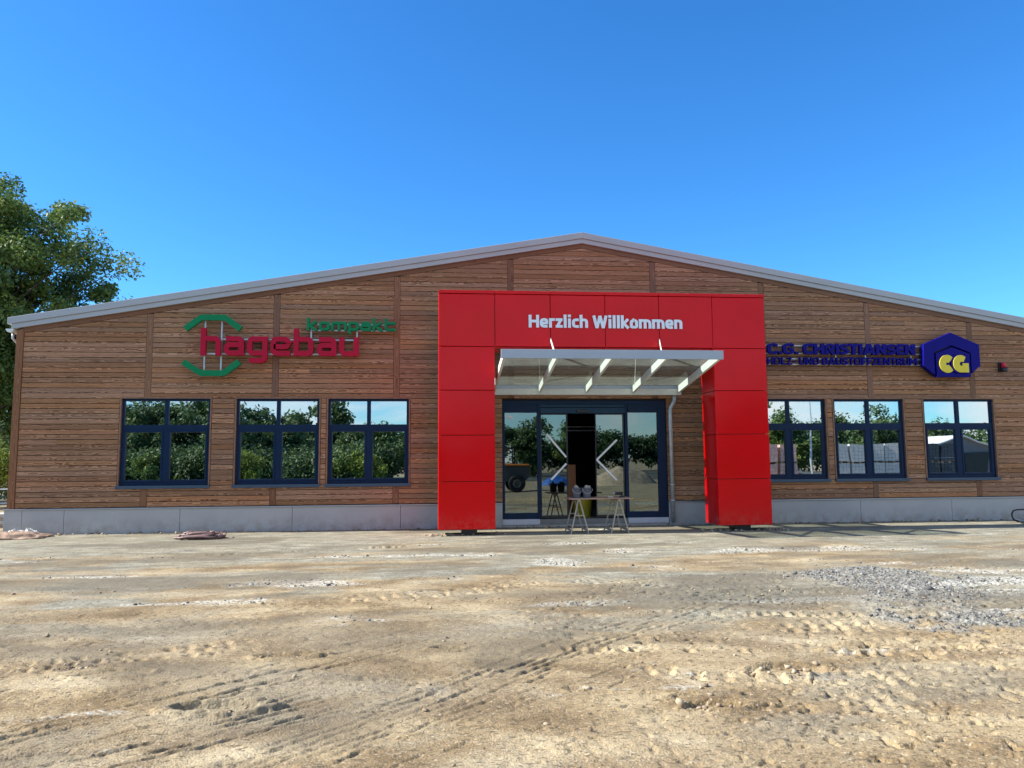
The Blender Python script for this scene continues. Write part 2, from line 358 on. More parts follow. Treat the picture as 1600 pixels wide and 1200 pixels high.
def ground_z(X, Y):
    z = (fbm(X*.16, Y*.22, 3, 3)-.5)*.09
    z += (fbm(X*.9, Y*1.4, 9, 4)-.5)*.035
    nearw = 1-sm(Y, -10.8, -5.5)
    right = sm(X+.25*(Y+12), .6, 2.4)*.75+.25
    z += (fbm(X*5, Y*6.5, 21, 4)-.5)*.010
    # broken crust: sharp little ledges
    q = fbm(X*1.7+.5*fbm(X*3, Y*3, 5, 2), Y*2.6, 40, 5)
    z += (sm(q, .53, .54)+sm(q, .60, .608))*.007*nearw*sm(fbm(X*.7, Y*.9, 71, 2), .45, .62)
    z += (fbm(X*30, Y*34, 63, 2)-.5)*.004+(fbm(X*7, Y*9, 64, 3)-.5)*.014*(1-nearw)
    wx = (fbm(X*6, Y*6, 301, 3)-.5)*.07; wy = (fbm(X*6+9, Y*6, 302, 3)-.5)*.07
    for ti, (x0, y0, x1, y1, w, spc, d, kind) in enumerate(TRACKS):
        Ln = math.hypot(x1-x0, y1-y0); ux, uy = (x1-x0)/Ln, (y1-y0)/Ln
        a = (X-x0)*ux+(Y-y0)*uy; b = -(X-x0)*uy+(Y-y0)*ux
        b = b+.12*(fbm(a*.5, a*0+x0, 7, 2)-.5)+wy*.6; a = a+wx
        m = (1-sm(np.abs(b), w*.46, w*.58))*sm(a, 0, .6)*(1-sm(a, Ln-.6, Ln))
        brk = sm(fbm(X*1.3, Y*2.0, int(x0*10)+400, 3), .40, .60)
        if kind == 'lug':
            ca = np.floor(a/spc); cbw = .15; cb = np.floor(b/cbw+.5)
            j1 = _h(ca, cb, 500+ti); j2 = _h(ca, cb, 540+ti); j3 = _h(ca, cb, 580+ti)
            da = a-(ca+.3+.4*j1)*spc; db = b-(cb-.2+.4*j2)*cbw
            sh = np.exp(-(da/(.022+.022*j3))**2-((db+.5*da)/(.035+.03*j2))**2)
            lip = np.exp(-((da-.045)/.022)**2-(db/.05)**2)
            z += m*brk*(j3 > .18)*(-sh*d*1.8+lip*d*.9)-m*d*.15
        else:
            sp_ = w/6; q_ = b/sp_; ci = np.floor(q_+.5); dd_ = (q_-ci)*sp_
            seg = sm(vn(a*2.6+ci*3.3, ci*7.7, 34+ti), .42, .60)*(.55+.45*sm(np.sin(a*44+ci*2), -.3, .3))
            z += m*(.35+.65*brk)*seg*(-np.exp(-(dd_/.013)**2)*d*1.25+np.exp(-((dd_-.03)/.018)**2)*d*.4)-m*d*.18
        edge = np.exp(-((np.abs(b)-w*.56)/.045)**2)*sm(a, 0, .6)*(1-sm(a, Ln-.6, Ln))
        z += edge*brk*d*.45*sm(fbm(X*9, Y*9, 11+ti, 3), .4, .65)
    # little sharp pits, flakes and crumbs all over the near ground
    pm = sm(fbm(X*.8+3, Y*1.1, 610, 3), .34, .58)*nearw
    p1 = vn(X*15+wx*30, Y*17+wy*30, 611); z -= sm(p1, .76, .83)*.034*pm*right
    p2 = fbm(X*8.5+wx*20, Y*9.5, 612, 3); z += (sm(p2, .60, .66)*.010+sm(p2, .70, .75)*.008)*pm*nearw*right
    p3 = vn(X*34, Y*40, 613); z += sm(p3, .78, .92)*.005*nearw*right
    z += (fbm(X*17, Y*19, 614, 3)-.5)*.007*nearw
    # deep pits and lumps
    for (hx, hy, rx, ry, dd) in ((-1.42, -13.3, .34, .13, -.06), (1.0, -13.1, .1, .05, -.04), (-2.45, -12.4, .3, .12, -.03), (2.75, -12.85, .35, .16, -.05), (1.85, -13.6, .22, .10, -.04),
                                 (-1.2, -12.0, .3, .1, -.035), (.1, -11.9, .16, .06, -.04)):
        g = np.exp(-((X-hx)/rx)**2-((Y-hy)/ry)**2)
        z += dd*sm(g*(.5+fbm(X*9, Y*11, 77, 3)), .35, .6)-dd*.5*sm(g*(.5+fbm(X*9+5, Y*11, 79, 3)), .18, .32)
    g = gravel_mask(X, Y)
    z += g*(.008+.022*fbm(X*1.5, Y*2, 91, 3)+.03*(fbm(X*14, Y*16, 93, 3)-.4))
    z *= sm(-Y, 1.2, 4.0)*.92+.08
    z += .012*(1-sm(-Y, .0, .9))
    return z
def gravel_mask(X, Y):
    n = fbm(X*1.3, Y*1.3, 120, 4)
    a = np.exp(-((X-5.75-.12*(Y+9.5))/.72)**2)*sm(Y, -12.4, -11.2)*(1-sm(Y, -8.2, -7.0))
    a += .75*np.exp(-((X-7.2)/1.6)**2-((Y+8.3)/.8)**2)
    return sm(a+(n-.5)*1.9, .52, .90)
def white_mask(X, Y):
    n = fbm(X*1.2, Y*3.0, 150, 5)
    a = 0
    for (cx_, cy_, rx, ry, k_) in ((1.5, -10.05, .95, .26, 1), (-1.9, -8.05, 1.1, .28, 1), (2.0, -6.4, .45, .8, .9), (4.2, -10.1, .75, .16, 1.1), (7.4, -9.3, 1.6, 1.3, .8), (-2.9, -9.4, 1.2, .2, .6), (3.6, -7.4, 2.2, .35, .7),
                                 (-5.5, -7.0, 1.5, .22, .8), (0, -5.0, 3, .25, .6), (6, -5.3, 3.5, .35, .7), (-7, -4.6, 2.5, .3, .6), (2.5, -3.6, 4, .3, .5)):
        a = a+k_*np.exp(-((X-cx_)/rx)**2-((Y-cy_)/ry)**2)
    return sm(a+(n-.5)*1.9, .40, .75)
nu, nr = 1150, 720
U = np.linspace(-1, 1, nu)
dmin, dmax = 2.6, CAM_D-.02
k = np.linspace(0, 1, nr)
dist = 1/((1-k)/dmin+k/dmax)            # finer near, coarser far
dist = dist*.62+(dmin+(dmax-dmin)*k**1.5)*.38
dist = np.sort(dist)
Yg = (-CAM_D+dist)[:, None]+0*U[None, :]
Xg = (U[None, :]*(.95*dist[:, None]+2.5)+dist[:, None]*.10)
Zg = ground_z(Xg, Yg)
e = (1-sm(np.abs(U), .965, 1.0))[None, :]*sm(k, 0, .02)[:, None]
Zg = Zg*e-.05*(1-e)
V = np.stack([Xg, Yg, Zg], -1).reshape(-1, 3)
ii = np.arange(nr-1)[:, None]*nu+np.arange(nu-1)[None, :]
F = np.stack([ii, ii+1, ii+nu+1, ii+nu], -1).reshape(-1, 4)
# far sheet to the horizon, a little lower
S = 1500
gx = np.array([-S, -300, -100, -60, -40, -25, 25, 40, 60, 100, 300, S], float); gy = np.array([-S, -300, -100, -60, -40, -20, -10, 30, 60, 150, 400, S], float)
GX, GY = np.meshgrid(gx, gy); nv = len(V)
V2 = np.stack([GX, GY, GX*0-.052], -1).reshape(-1, 3)
jj = np.arange(11)[:, None]*12+np.arange(11)[None, :]+nv
F2 = np.stack([jj, jj+1, jj+13, jj+12], -1).reshape(-1, 4)
VV = np.concatenate([V, V2]); FF = np.concatenate([F, F2])
X_, Y_ = VV[:, 0], VV[:, 1]

def M_ground():
    m, t, p, N, L = newmat('dirt_and_gravel')
    tcn = N('ShaderNodeTexCoord')
    def noise(s, d=6, st=(1, 1, 1), ds=0):
        mp = N('ShaderNodeMapping'); mp.inputs['Scale'].default_value = st; L(tcn.outputs['Object'], mp.inputs[0])
        n = N('ShaderNodeTexNoise'); n.inputs['Scale'].default_value = s; n.inputs['Detail'].default_value = d; n.inputs['Distortion'].default_value = ds; L(mp.outputs[0], n.inputs['Vector']); return n.outputs[0]
    def mixc(fac, a, b):
        n = N('ShaderNodeMix'); n.data_type = 'RGBA'
        L(fac, n.inputs[0]) if not isinstance(fac, float) else setattr(n.inputs[0], 'default_value', fac)
        for i, x in ((6, a), (7, b)):
            if isinstance(x, tuple): n.inputs[i].default_value = (*x, 1)
            else: L(x, n.inputs[i])
        return n.outputs[2]
    def mr(x, a, b, c=0, d=1):
        n = N('ShaderNodeMapRange'); L(x, n.inputs[0]); n.inputs[1].default_value = a; n.inputs[2].default_value = b; n.inputs[3].default_value = c; n.inputs[4].default_value = d; return n.outputs[0]
    def att(n_):
        a = N('ShaderNodeAttribute'); a.attribute_name = n_; return a.outputs['Fac']
    tan = ramp(t, noise(1.1, 9, (1, 1.7, 1), .3), [(.26, (.138, .098, .055)), (.42, (.228, .168, .096)), (.54, (.325, .254, .152)), (.72, (.455, .375, .24))])
    red = ramp(t, noise(.5, 5, (1, 2.2, 1)), [(.40, (1, 1, 1)), (.62, (.96, .93, .86))])
    mu = N('ShaderNodeMix'); mu.data_type = 'RGBA'; mu.blend_type = 'MULTIPLY'; mu.inputs[0].default_value = 1; L(tan, mu.inputs[6]); L(red, mu.inputs[7])
    gry = ramp(t, noise(2.2, 9, (1, 2.2, 1)), [(.3, (.16, .153, .117)), (.55, (.26, .248, .190)), (.75, (.38, .365, .285))])
    c = mixc(att('grey'), mu.outputs[2], gry)
    # pale crushed stone
    vo = N('ShaderNodeTexVoronoi'); vo.inputs['Scale'].default_value = 38; L(tcn.outputs['Object'], vo.inputs['Vector'])
    st = ramp(t, vo.outputs['Color'], [(0, (.08, .079, .072)), (.5, (.19, .186, .165)), (1, (.38, .37, .32))])
    c = mixc(att('gravel'), c, st)
    wn = N('ShaderNodeMath'); wn.operation = 'MULTIPLY'; L(att('white'), wn.inputs[0]); L(mr(noise(22, 3, (1, 1.5, 1)), .45, .58), wn.inputs[1])
    c = mixc(wn.outputs[0], c, (.56, .55, .48))
    # loose grit speckle
    sp = mr(noise(38, 4, (1, 1.3, 1)), .58, .66); sg = N('ShaderNodeMath'); sg.operation = 'MULTIPLY'; L(sp, sg.inputs[0]); sg.inputs[1].default_value = .5
    c = mixc(sg.outputs[0], c, (.52, .45, .33))
    dk = mr(noise(26, 6, (.8, 1.6, 1)), .56, .66); dg = N('ShaderNodeMath'); dg.operation = 'MULTIPLY'; L(dk, dg.inputs[0]); dg.inputs[1].default_value = .85  # dark flecks: shade of small pits painted into the soil colour
    c = mixc(dg.outputs[0], c, (.10, .078, .048))
    damp = N('ShaderNodeMath'); damp.operation = 'MULTIPLY'; L(att('damp'), damp.inputs[0]); damp.inputs[1].default_value = .62
    c = mixc(damp.outputs[0], c, (.125, .108, .078))
    L(c, p.inputs['Base Color']); p.inputs['Roughness'].default_value = .95; p.inputs['Specular IOR Level'].default_value = .15
    b = N('ShaderNodeBump'); b.inputs['Strength'].default_value = .85; b.inputs['Distance'].default_value = .013
    ad = N('ShaderNodeMath'); ad.operation = 'ADD'; L(noise(70, 5), ad.inputs[0]); L(noise(14, 5), ad.inputs[1]); L(ad.outputs[0], b.inputs['Height'])
    L(b.outputs[0], p.inputs['Normal'])
    return m
far = (np.arange(len(VV)) >= nv)
grey = np.clip(sm(Y_+(fbm(X_*.5, Y_*1.3, 200, 4)-.5)*5.5, -6.5, -2.8)*.85+.8*sm(fbm(X_*.45, Y_*1.1, 210, 4), .52, .66)*sm(Y_, -12.5, -9.5)*.9
               + .9*np.exp(-((Y_+9.2)/1.1)**2)*sm(X_, 1.5, 3.2)+.35*sm(fbm(X_*.8, Y_*1.5, 230, 4), .55, .68), 0, 1)
damp = np.clip(sm(fbm(X_*.5, Y_*1.2, 260, 4), .50, .66)*(.55+.45*sm(Y_, -14, -8))+.8*np.exp(-((Y_+9.25)/.6)**2-((X_-3.9)/1.1)**2)
               + .65*np.exp(-(((X_+.3)*.75-(Y_+13.2)*.66)/.45)**2)*sm(fbm(X_*1.5, Y_*1.5, 270, 3), .32, .5)
               + .45*sm((X_+1.98)*.69+(Y_+13.16)*.72, 0, .06)*(1-sm((X_+1.98)*.69+(Y_+13.16)*.72, .3, 1.3))*sm(Y_, -14.6, -13.6)*(1-sm(X_, -1.1, .2)), 0, 1)
o = np_mesh('ground', VV, FF, M_ground(), {
    'grey': ('POINT', 'FLOAT', np.where(far, .4, grey)), 'gravel': ('POINT', 'FLOAT', np.where(far, 0, gravel_mask(X_, Y_))),
    'white': ('POINT', 'FLOAT', np.where(far, 0, white_mask(X_, Y_))), 'damp': ('POINT', 'FLOAT', np.where(far, .2, damp))}, smooth=True)
tag(o, kind='structure')
def gz(x, y): return float(ground_z(np.array([[x]], float), np.array([[y]], float))[0, 0])

def stones(name, P, size, mat, seed, label, cat):
    rs = np.random.RandomState(seed); n = len(P)
    g = (1+5**.5)/2
    ico = np.array([(-1,g,0),(1,g,0),(-1,-g,0),(1,-g,0),(0,-1,g),(0,1,g),(0,-1,-g),(0,1,-g),(g,0,-1),(g,0,1),(-g,0,-1),(-g,0,1)], float)/1.9
    fc = np.array([(0,11,5),(0,5,1),(0,1,7),(0,7,10),(0,10,11),(1,5,9),(5,11,4),(11,10,2),(10,7,6),(7,1,8),(3,9,4),(3,4,2),(3,2,6),(3,6,8),(3,8,9),(4,9,5),(2,4,11),(6,2,10),(8,6,7),(9,8,1)])
    v = ico[None]*(1+rs.uniform(-.48, .42, (n, 12, 1)))*rs.uniform(.6, 1.3, (n, 1, 3))*size[:, None, None]
    v[:, :, 2] *= .7
    a = rs.uniform(0, 6.28, n); c, s_ = np.cos(a), np.sin(a)
    x = v[:, :, 0]*c[:, None]-v[:, :, 1]*s_[:, None]; y = v[:, :, 0]*s_[:, None]+v[:, :, 1]*c[:, None]
    v = np.stack([x, y, v[:, :, 2]], -1)+P[:, None, :]
    Fq = (fc[None]+np.arange(n)[:, None, None]*12).reshape(-1, 3)
    o = np_mesh(name, v.reshape(-1, 3), Fq, mat, {'tone': ('FACE', 'FLOAT', np.repeat(rs.rand(n), 20))})
    return tag(o, label, cat, kind='stuff')
def M_tone(name, stops, rough=.9):
    m, t, p, N, L = newmat(name); at = N('ShaderNodeAttribute'); at.attribute_name = 'tone'
    L(ramp(t, at.outputs['Fac'], stops), p.inputs['Base Color']); p.inputs['Roughness'].default_value = rough; return m
STONE = M_tone('crushed_stone', [(0, (.07, .07, .067)), (.5, (.16, .16, .15)), (1, (.27, .265, .24))])
CLOD = M_tone('earth_clods', [(0, (.14, .10, .065)), (.5, (.26, .195, .125)), (1, (.42, .34, .23))])
rs = np.random.RandomState(5)
# grey crushed stone
cand = np.stack([rs.uniform(.5, 14, 60000), rs.uniform(-12, -5, 60000)], 1)
w = gravel_mask(cand[:, 0], cand[:, 1]); keep = rs.rand(60000) < w*.55; cand = cand[keep][:11000]
c2 = np.stack([rs.uniform(-13, 15, 60000), rs.uniform(-11, -2, 60000)], 1); w = white_mask(c2[:, 0], c2[:, 1]); c2 = c2[rs.rand(60000) < w*.35][:7000]
cc = np.concatenate([cand, c2]); zz = ground_z(cc[:, 0], cc[:, 1])
sz = np.concatenate([rs.gamma(1.6, .0038, len(cand)), rs.gamma(2, .0036, len(c2))])+.005
stones('loose_gravel', np.column_stack([cc, zz+sz*.25]), sz, STONE, 1, 'scattered pale grey crushed stone lying in patches on the dirt lot', 'gravel')
c3 = np.stack([rs.uniform(-9, 11, 90000), rs.uniform(-15.6, -8, 90000)], 1)
w = sm(fbm(c3[:, 0]*1.1, c3[:, 1]*1.7, 88, 3), .50, .70)*.22+.008
keep = rs.rand(90000) < w*.38*(.35+.65*sm(c3[:, 0], -1, 2)); c3 = c3[keep]; z3 = ground_z(c3[:, 0], c3[:, 1]); s3 = np.minimum(rs.gamma(1.5, .0042, len(c3))+.003, .028)
stones('dirt_clods', np.column_stack([c3, z3+s3*.2]), s3, CLOD, 2, 'crumbled tan earth clods strewn over the churned foreground', 'dirt clods')
gl = []
for (hx, hy, rx, ry, n, s) in ((1.76, -13.6, .15, .03, 7, .026), (2.72, -12.85, .25, .10, 22, .020), (-1.42, -13.3, .22, .07, 16, .014), (4.4, -14.3, .3, .15, 8, .016), (-2.8, -12.17, .2, .10, 26, .012), (-1.17, -12.04, .12, .05, 10, .013)):
    for _ in range(n): gl.append((hx+rs.randn()*rx*.7, hy+rs.randn()*ry*.7, s*rs.uniform(.5, 1.4)))
gl = np.array(gl); zz = ground_z(gl[:, 0], gl[:, 1])
ft = np.concatenate([np.stack([.32+rs.randn(150)*.22, -1.62+rs.randn(150)*.12], 1), np.stack([1.15+rs.randn(90)*.2, -1.5+rs.randn(90)*.12], 1), np.stack([6.6+rs.randn(110)*.25, -1.6+rs.randn(110)*.12], 1), np.stack([7.5+rs.randn(110)*.25, -1.55+rs.randn(110)*.14], 1),
                     np.stack([rs.uniform(-9.5, 17, 700), -.07-np.abs(rs.randn(700))*.10], 1)])
fz = ground_z(ft[:, 0], ft[:, 1]); fs = np.minimum(rs.gamma(1.5, .010, len(ft))+.004, .045)
stones('footing_rubble', np.column_stack([ft, fz+fs*.3]), fs, CLOD, 8, 'loose rubble and crumbs of soil round the portal feet and along the plinth', 'rubble')
stones('clod_heaps', np.column_stack([gl[:, :2], zz+gl[:, 2]*.3]), gl[:, 2], CLOD, 3, 'larger dark lumps of dried earth gathered beside the ruts', 'dirt clods')

# ------------------------------------------------------------------ store building
XL, XR, XC = -9.66, 17.0, 3.67
SL = .1725
def rake(x, top): return top-SL*abs(x-XC)
PZ = .60                                # plinth top
WZ0, WZ1 = 1.08, 3.12
WINS = [(-7.27, -5.27), (-4.67, -2.75), (-2.54, -.63), (7.97, 9.91), (10.14, 12.02), (12.58, 14.51)]
DX0, DX1, DZ1 = 1.64, 5.74, 3.09
POSTS = [-6.70, -3.79, -.93, 1.86, 5.48, 8.33, 11.16, 13.98]
bld = thing('store_building', (XC, 0, 0), 'long low gabled store clad in reddish brown horizontal timber boards above a grey plinth', 'building')

def clip(poly, a, b, c):
    """keep a*x+b*z<=c"""
    out = []
    for i in range(len(poly)):
        P, Q = poly[i], poly[(i+1) % len(poly)]
        dp, dq = a*P[0]+b*P[1]-c, a*Q[0]+b*Q[1]-c
        if dp <= 0: out.append(P)
        if dp*dq < 0:
            t = dp/(dp-dq); out.append((P[0]+(Q[0]-P[0])*t, P[1]+(Q[1]-P[1])*t))
    return out

def boards_obj(name, polys, y0, y1, mat, parent, vert=False):
    """polys: list of (polygon, board id, z centre)"""
    v, fcs, ba, bx = [], [], [], []
    for poly, bid, zc in polys:
        n = len(poly)
        if n < 3: continue
        a = sum(poly[i][0]*poly[(i+1) % n][1]-poly[(i+1) % n][0]*poly[i][1] for i in range(n))
        if a < 0: poly = poly[::-1]
        if abs(a) < 1e-4: continue
        b = len(v); yy = y0+rnd.uniform(-.0015, .0015)
        for y in (yy, y1):
            for x, z in poly:
                v.append((x, y, z))
                bx.append((z, x-zc, 0) if vert else (x, z-zc, 0)); ba.append(bid)
        fcs.append(tuple(range(b, b+n)))
        for i in range(n):
            j = (i+1) % n; fcs.append((b+i, b+n+i, b+n+j, b+j))
    me = bpy.data.meshes.new(name); me.from_pydata(v, [], fcs); me.update()
    a = me.attributes.new('board', 'FLOAT', 'POINT'); a.data.foreach_set('value', ba)
    a = me.attributes.new('bx', 'FLOAT_VECTOR', 'POINT'); a.data.foreach_set('vector', [q for t in bx for q in t])
    return link_mesh(name, me, mat, parent)

# cladding: rows of boards in bays between the posts, cut by windows and door
edges = [XL+.16]+sum([[p-.075, p+.075] for p in POSTS], [])+[XR-.16]
bays = [(edges[i], edges[i+1]) for i in range(0, len(edges), 2)]
holes = [(a-.045, b+.045, WZ0, WZ1) for a, b in WINS]+[(DX0-.01, DX1+.01, 0, DZ1+.03)]
TOP = 6.93                              # cladding top at the ridge line
PIT = .12; polys = []
row = 0; z = PZ+.015
while z < TOP+.1:
    z1 = z+PIT-.012
    for (a, b) in (bays if not (WZ0 < z+.05 < WZ1) else [(XL+.16, XR-.16)]):
        segs = [(a, b)]
        for (h0, h1, hz0, hz1) in holes:
            if z1 > hz0+.01 and z < hz1-.01:
                ns = []
                for (p, q) in segs:
                    if h1 <= p or h0 >= q: ns.append((p, q)); continue
                    if h0 > p: ns.append((p, h0))
                    if h1 < q: ns.append((h1, q))
                segs = ns
        for (p, q) in segs:
            cuts = [p, q]
            if q-p > 2.0 and rnd.random() < .08: cuts.insert(1, rnd.uniform(p+.5, q-.5))
            if q-p > 3.4:
                cuts = [p]
                while q-cuts[-1] > 3.6: cuts.append(cuts[-1]+rnd.uniform(2.2, 3.2))
                cuts.append(q)
            for i in range(len(cuts)-1):
                x0, x1 = cuts[i]+.0015, cuts[i+1]-.0015
                poly = [(x0, z), (x1, z), (x1, z1), (x0, z1)]
                poly = clip(poly, -SL, 1, TOP-SL*XC); poly = clip(poly, SL, 1, TOP+SL*XC) if len(poly) > 2 else poly
                if len(poly) > 2: polys.append((poly, rnd.random(), z+PIT/2))
    z += PIT; row += 1
boards_obj('wall_cladding', polys, -.038, -.004, WOOD, bld)
# posts over and under the openings
for p in POSTS:
    hit = [h for h in holes if h[0] < p+.07 and h[1] > p-.07]
    spans = [(WZ1 if (True) else 0, 99)]
    lo = WZ1+.02
    tp = rake(p, TOP)-.012
    boards_obj('batten', [([(p-.07, lo), (p+.07, lo), (p+.07, tp), (p-.07, tp)], rnd.random(), p)], -.042, -.003, WOODV, bld, True)
    if not (DX0-.1 < p < DX1+.1):
        boards_obj('batten', [([(p-.07, PZ+.02), (p+.07, PZ+.02), (p+.07, WZ0-.03), (p-.07, WZ0-.03)], rnd.random(), p)], -.042, -.003, WOODV, bld, True)
for s, x0 in ((1, XL), (-1, XR-.15)):
    boards_obj('corner_post', [([(x0, PZ+.01), (x0+.15, PZ+.01), (x0+.15, rake(x0+.15 if s > 0 else x0, TOP+.10)), (x0, rake(x0 if s > 0 else x0+.15, TOP+.06))], rnd.random(), x0+.07)], -.06, .12, WOODV, bld, True)
# rake board of wood beneath the metal verge
def rakeband(z0, z1, xa, xb):
    return [[(xa, rake(xa, z0)), (XC, z0), (XC, z1), (xa, rake(xa, z1))], [(XC, z0), (xb, rake(xb, z0)), (xb, rake(xb, z1)), (XC, z1)]]
rb = []
for poly in rakeband(TOP+.006, TOP+.13, XL+.153, XR-.153): rb.append((poly, rnd.random(), (poly[0][1]+poly[1][1])/2))
boards_obj('rake_board', rb, -.050, -.002, WOODV, bld)
m_ = MB()
for poly in rakeband(TOP+.12, TOP+.235, XL-.10, XR+.10): m_.prism(poly, -.105, .0)
m_.build('lower_verge', VERGE, bld, bevel=.004)
m_ = MB()
for poly in rakeband(TOP+.238, TOP+.395, XL-.18, XR+.18): m_.prism(poly, -.135, .05)
m_.build('upper_verge', VERGE, bld, bevel=.006)
m_ = MB(); m_.box(XC-.012, XC+.012, -.142, .02, TOP+.24, TOP+.402)
m_.build('ridge_cap', VERGE, bld)
DEPTH = 24
m_ = MB()
for poly in rakeband(TOP+.24, TOP+.36, XL-.16, XR+.16): m_.prism(poly, .052, DEPTH)
m_.build('roof', ROOF, bld)
# wall core round the openings
m_ = MB(); hx = sorted([(a-.02, b+.02) for a, b in WINS]+[(DX0, DX1)])
def strip(z0, z1, hl):
    x = XL+.02
    for a, b in hl:
        m_.box(x, a, 0, .2, z0, z1); x = b
    m_.box(x, XR-.02, 0, .2, z0, z1)
strip(0, WZ0-.01, [(DX0, DX1)]); strip(WZ0-.01, DZ1, hx); strip(DZ1, WZ1+.01, [h for h in hx if h[0] != DX0])
m_.prism([(XL+.02, WZ1+.01), (XR-.02, WZ1+.01), (XR-.02, rake(XR, TOP+.2)), (XC, TOP+.22), (XL+.02, rake(XL, TOP+.2))], 0, .2)
m_.build('wall', WOODD, bld)
m_ = MB()
m_.box(XL, XL+.15, .13, DEPTH-.2, 0, rake(XL, TOP+.18)); m_.box(XR-.15, XR, .13, DEPTH-.2, 0, rake(XR, TOP+.18))
m_.prism([(XL, 0), (XR, 0), (XR, rake(XR, TOP+.2)), (XC, TOP+.2), (XL, rake(XL, TOP+.2))], DEPTH-.2, DEPTH-.05)
m_.build('side_wall', M_simple('side_boards', (.30, .17, .10), .7, var=.3, scale=3, stretch=(1, .3, 9)), bld)
MB().box(XL+.16, XR-.16, .21, DEPTH-.21, .02, .17).build('floor_slab', M_simple('screed', (.26, .26, .25), .6), bld)
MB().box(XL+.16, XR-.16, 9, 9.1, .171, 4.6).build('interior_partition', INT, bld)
# plinth boards
PJ = [XL-.06, -9.33, -8.42, -5.87, -3.33, -.81, 1.63]
for i in range(len(PJ)-1):
    MB().box(PJ[i]+.004, PJ[i+1]-.004, -.05, -.002, .0-.04, PZ-.035).build('plinth_panel', PLINTH, bld, bevel=.003)
PJ = [5.75, 8.18, 10.72, 13.18, 15.7, XR+.06]
for i in range(len(PJ)-1):
    MB().box(PJ[i]+.004, PJ[i+1]-.004, -.05, -.002, -.04, PZ-.035).build('plinth_panel', PLINTH, bld, bevel=.003)
for a, b in ((XL-.07, 1.63), (5.75, XR+.07)):
    m_ = MB(); m_.prism([(a, PZ-.033), (b, PZ-.033), (b, PZ-.003), (a, PZ-.003)], -.075, -.003); m_.build('drip_flashing', PLCAP, bld, bevel=.004)
# screw heads of the plinth boards
x = XL+.2
while x < XR-.1:
    if not (1.5 < x < 5.8): MB().tube([(x, -.054, .50), (x, -.0495, .50)], .008, 8).build('screw', GALV, bld)
    x += .42
# gutter along the left eave and its bracket end
ze = rake(XL-.2, TOP+.13)
m_ = MB(); n = 12; pr = [(XL-.14+.085*math.cos(a), ze+.01+.085*math.sin(a)) for a in [math.pi+math.pi*i/n for i in range(n+1)]]
m_.prism(pr, -.10, DEPTH); m_.build('gutter', WHITEM, bld)
m_ = MB(); m_.tube([(XL-.12, .02, ze-.06), (XL-.12, .02, ze-.2), (XL-.03, .16, ze-.35), (XL-.03, .16, .1)], .03); m_.build('downpipe', GALV, bld, smooth=True)

# windows
def pane(x0, x1, z0, z1, y, parent, mat=GLASS, name='pane'):
    """thin double sheet, very slightly out of true like real glazing"""
    t = [rnd.uniform(-.0022, .0022) for _ in range(3)]
    m_ = MB(); m_.box(x0, x1, y, y+.006, z0, z1)
    v2 = []
    cx_, cz_ = (x0+x1)/2, (z0+z1)/2
    for (x, yy, zz) in m_.v: v2.append((x, yy+(x-cx_)*t[0]+(zz-cz_)*t[1]*.6, zz))
    m_.v = v2
    return m_.build(name, mat, parent)

def window(x0, x1):
    xm = (x0+x1)/2
    w = MB()
    yo, yi = .015, .075
    # outer frame
    w.box(x0, x0+.055, yo, yi, WZ0+.02, WZ1); w.box(x1-.055, x1, yo, yi, WZ0+.02, WZ1)
    w.box(x0+.055, x1-.055, yo, yi, WZ1-.055, WZ1); w.box(x0+.055, x1-.055, yo, yi, WZ0+.02, WZ0+.095)
    w.box(x0+.055, x1-.055, yo-.003, yi, 2.375, 2.505)           # transom
    w.box(xm-.045, xm+.045, yo, yi, 2.505, WZ1-.055)             # upper mullion
    w.box(xm-.055, xm+.055, yo-.002, yi, WZ0+.095, 2.375)        # lower meeting stiles
    w.build('window', NAVY, bld, bevel=.004)
    fr = LAST[0]
    # sashes of the two lower lights
    for a, b in ((x0+.055, xm-.055), (xm+.055, x1-.055)):
        s = MB(); za, zb = WZ0+.095, 2.375; yf = yo-.014
        s.box(a, a+.045, yf, yi-.01, za, zb); s.box(b-.045, b, yf, yi-.01, za, zb)
        s.box(a+.045, b-.045, yf, yi-.01, zb-.045, zb); s.box(a+.045, b-.045, yf, yi-.01, za, za+.05)
        s.build('sash', NAVY, fr, bevel=.004)
        pane(a+.045, b-.045, za+.05, zb-.045, yi-.02, fr)
    for a, b in ((x0+.055, xm-.045), (xm+.045, x1-.055)): pane(a, b, 2.505, WZ1-.055, yi-.02, fr)
    t = MB()   # reveal boards of brown timber
    t.box(x0-.036, x0-.002, -.046, .07, WZ0, WZ1+.034); t.box(x1+.002, x1+.036, -.046, .07, WZ0, WZ1+.034); t.box(x0-.002, x1+.002, -.046, .07, WZ1+.003, WZ1+.034)
    t.build('reveal', REV, fr)
    s = MB(); s.box(x0-.05, x1+.05, -.10, .06, WZ0-.028, WZ0+.017); s.box(x0-.05, x1+.05, -.10, -.094, WZ0-.055, WZ0-.028)
    s.build('sill', SILL, fr, bevel=.003)
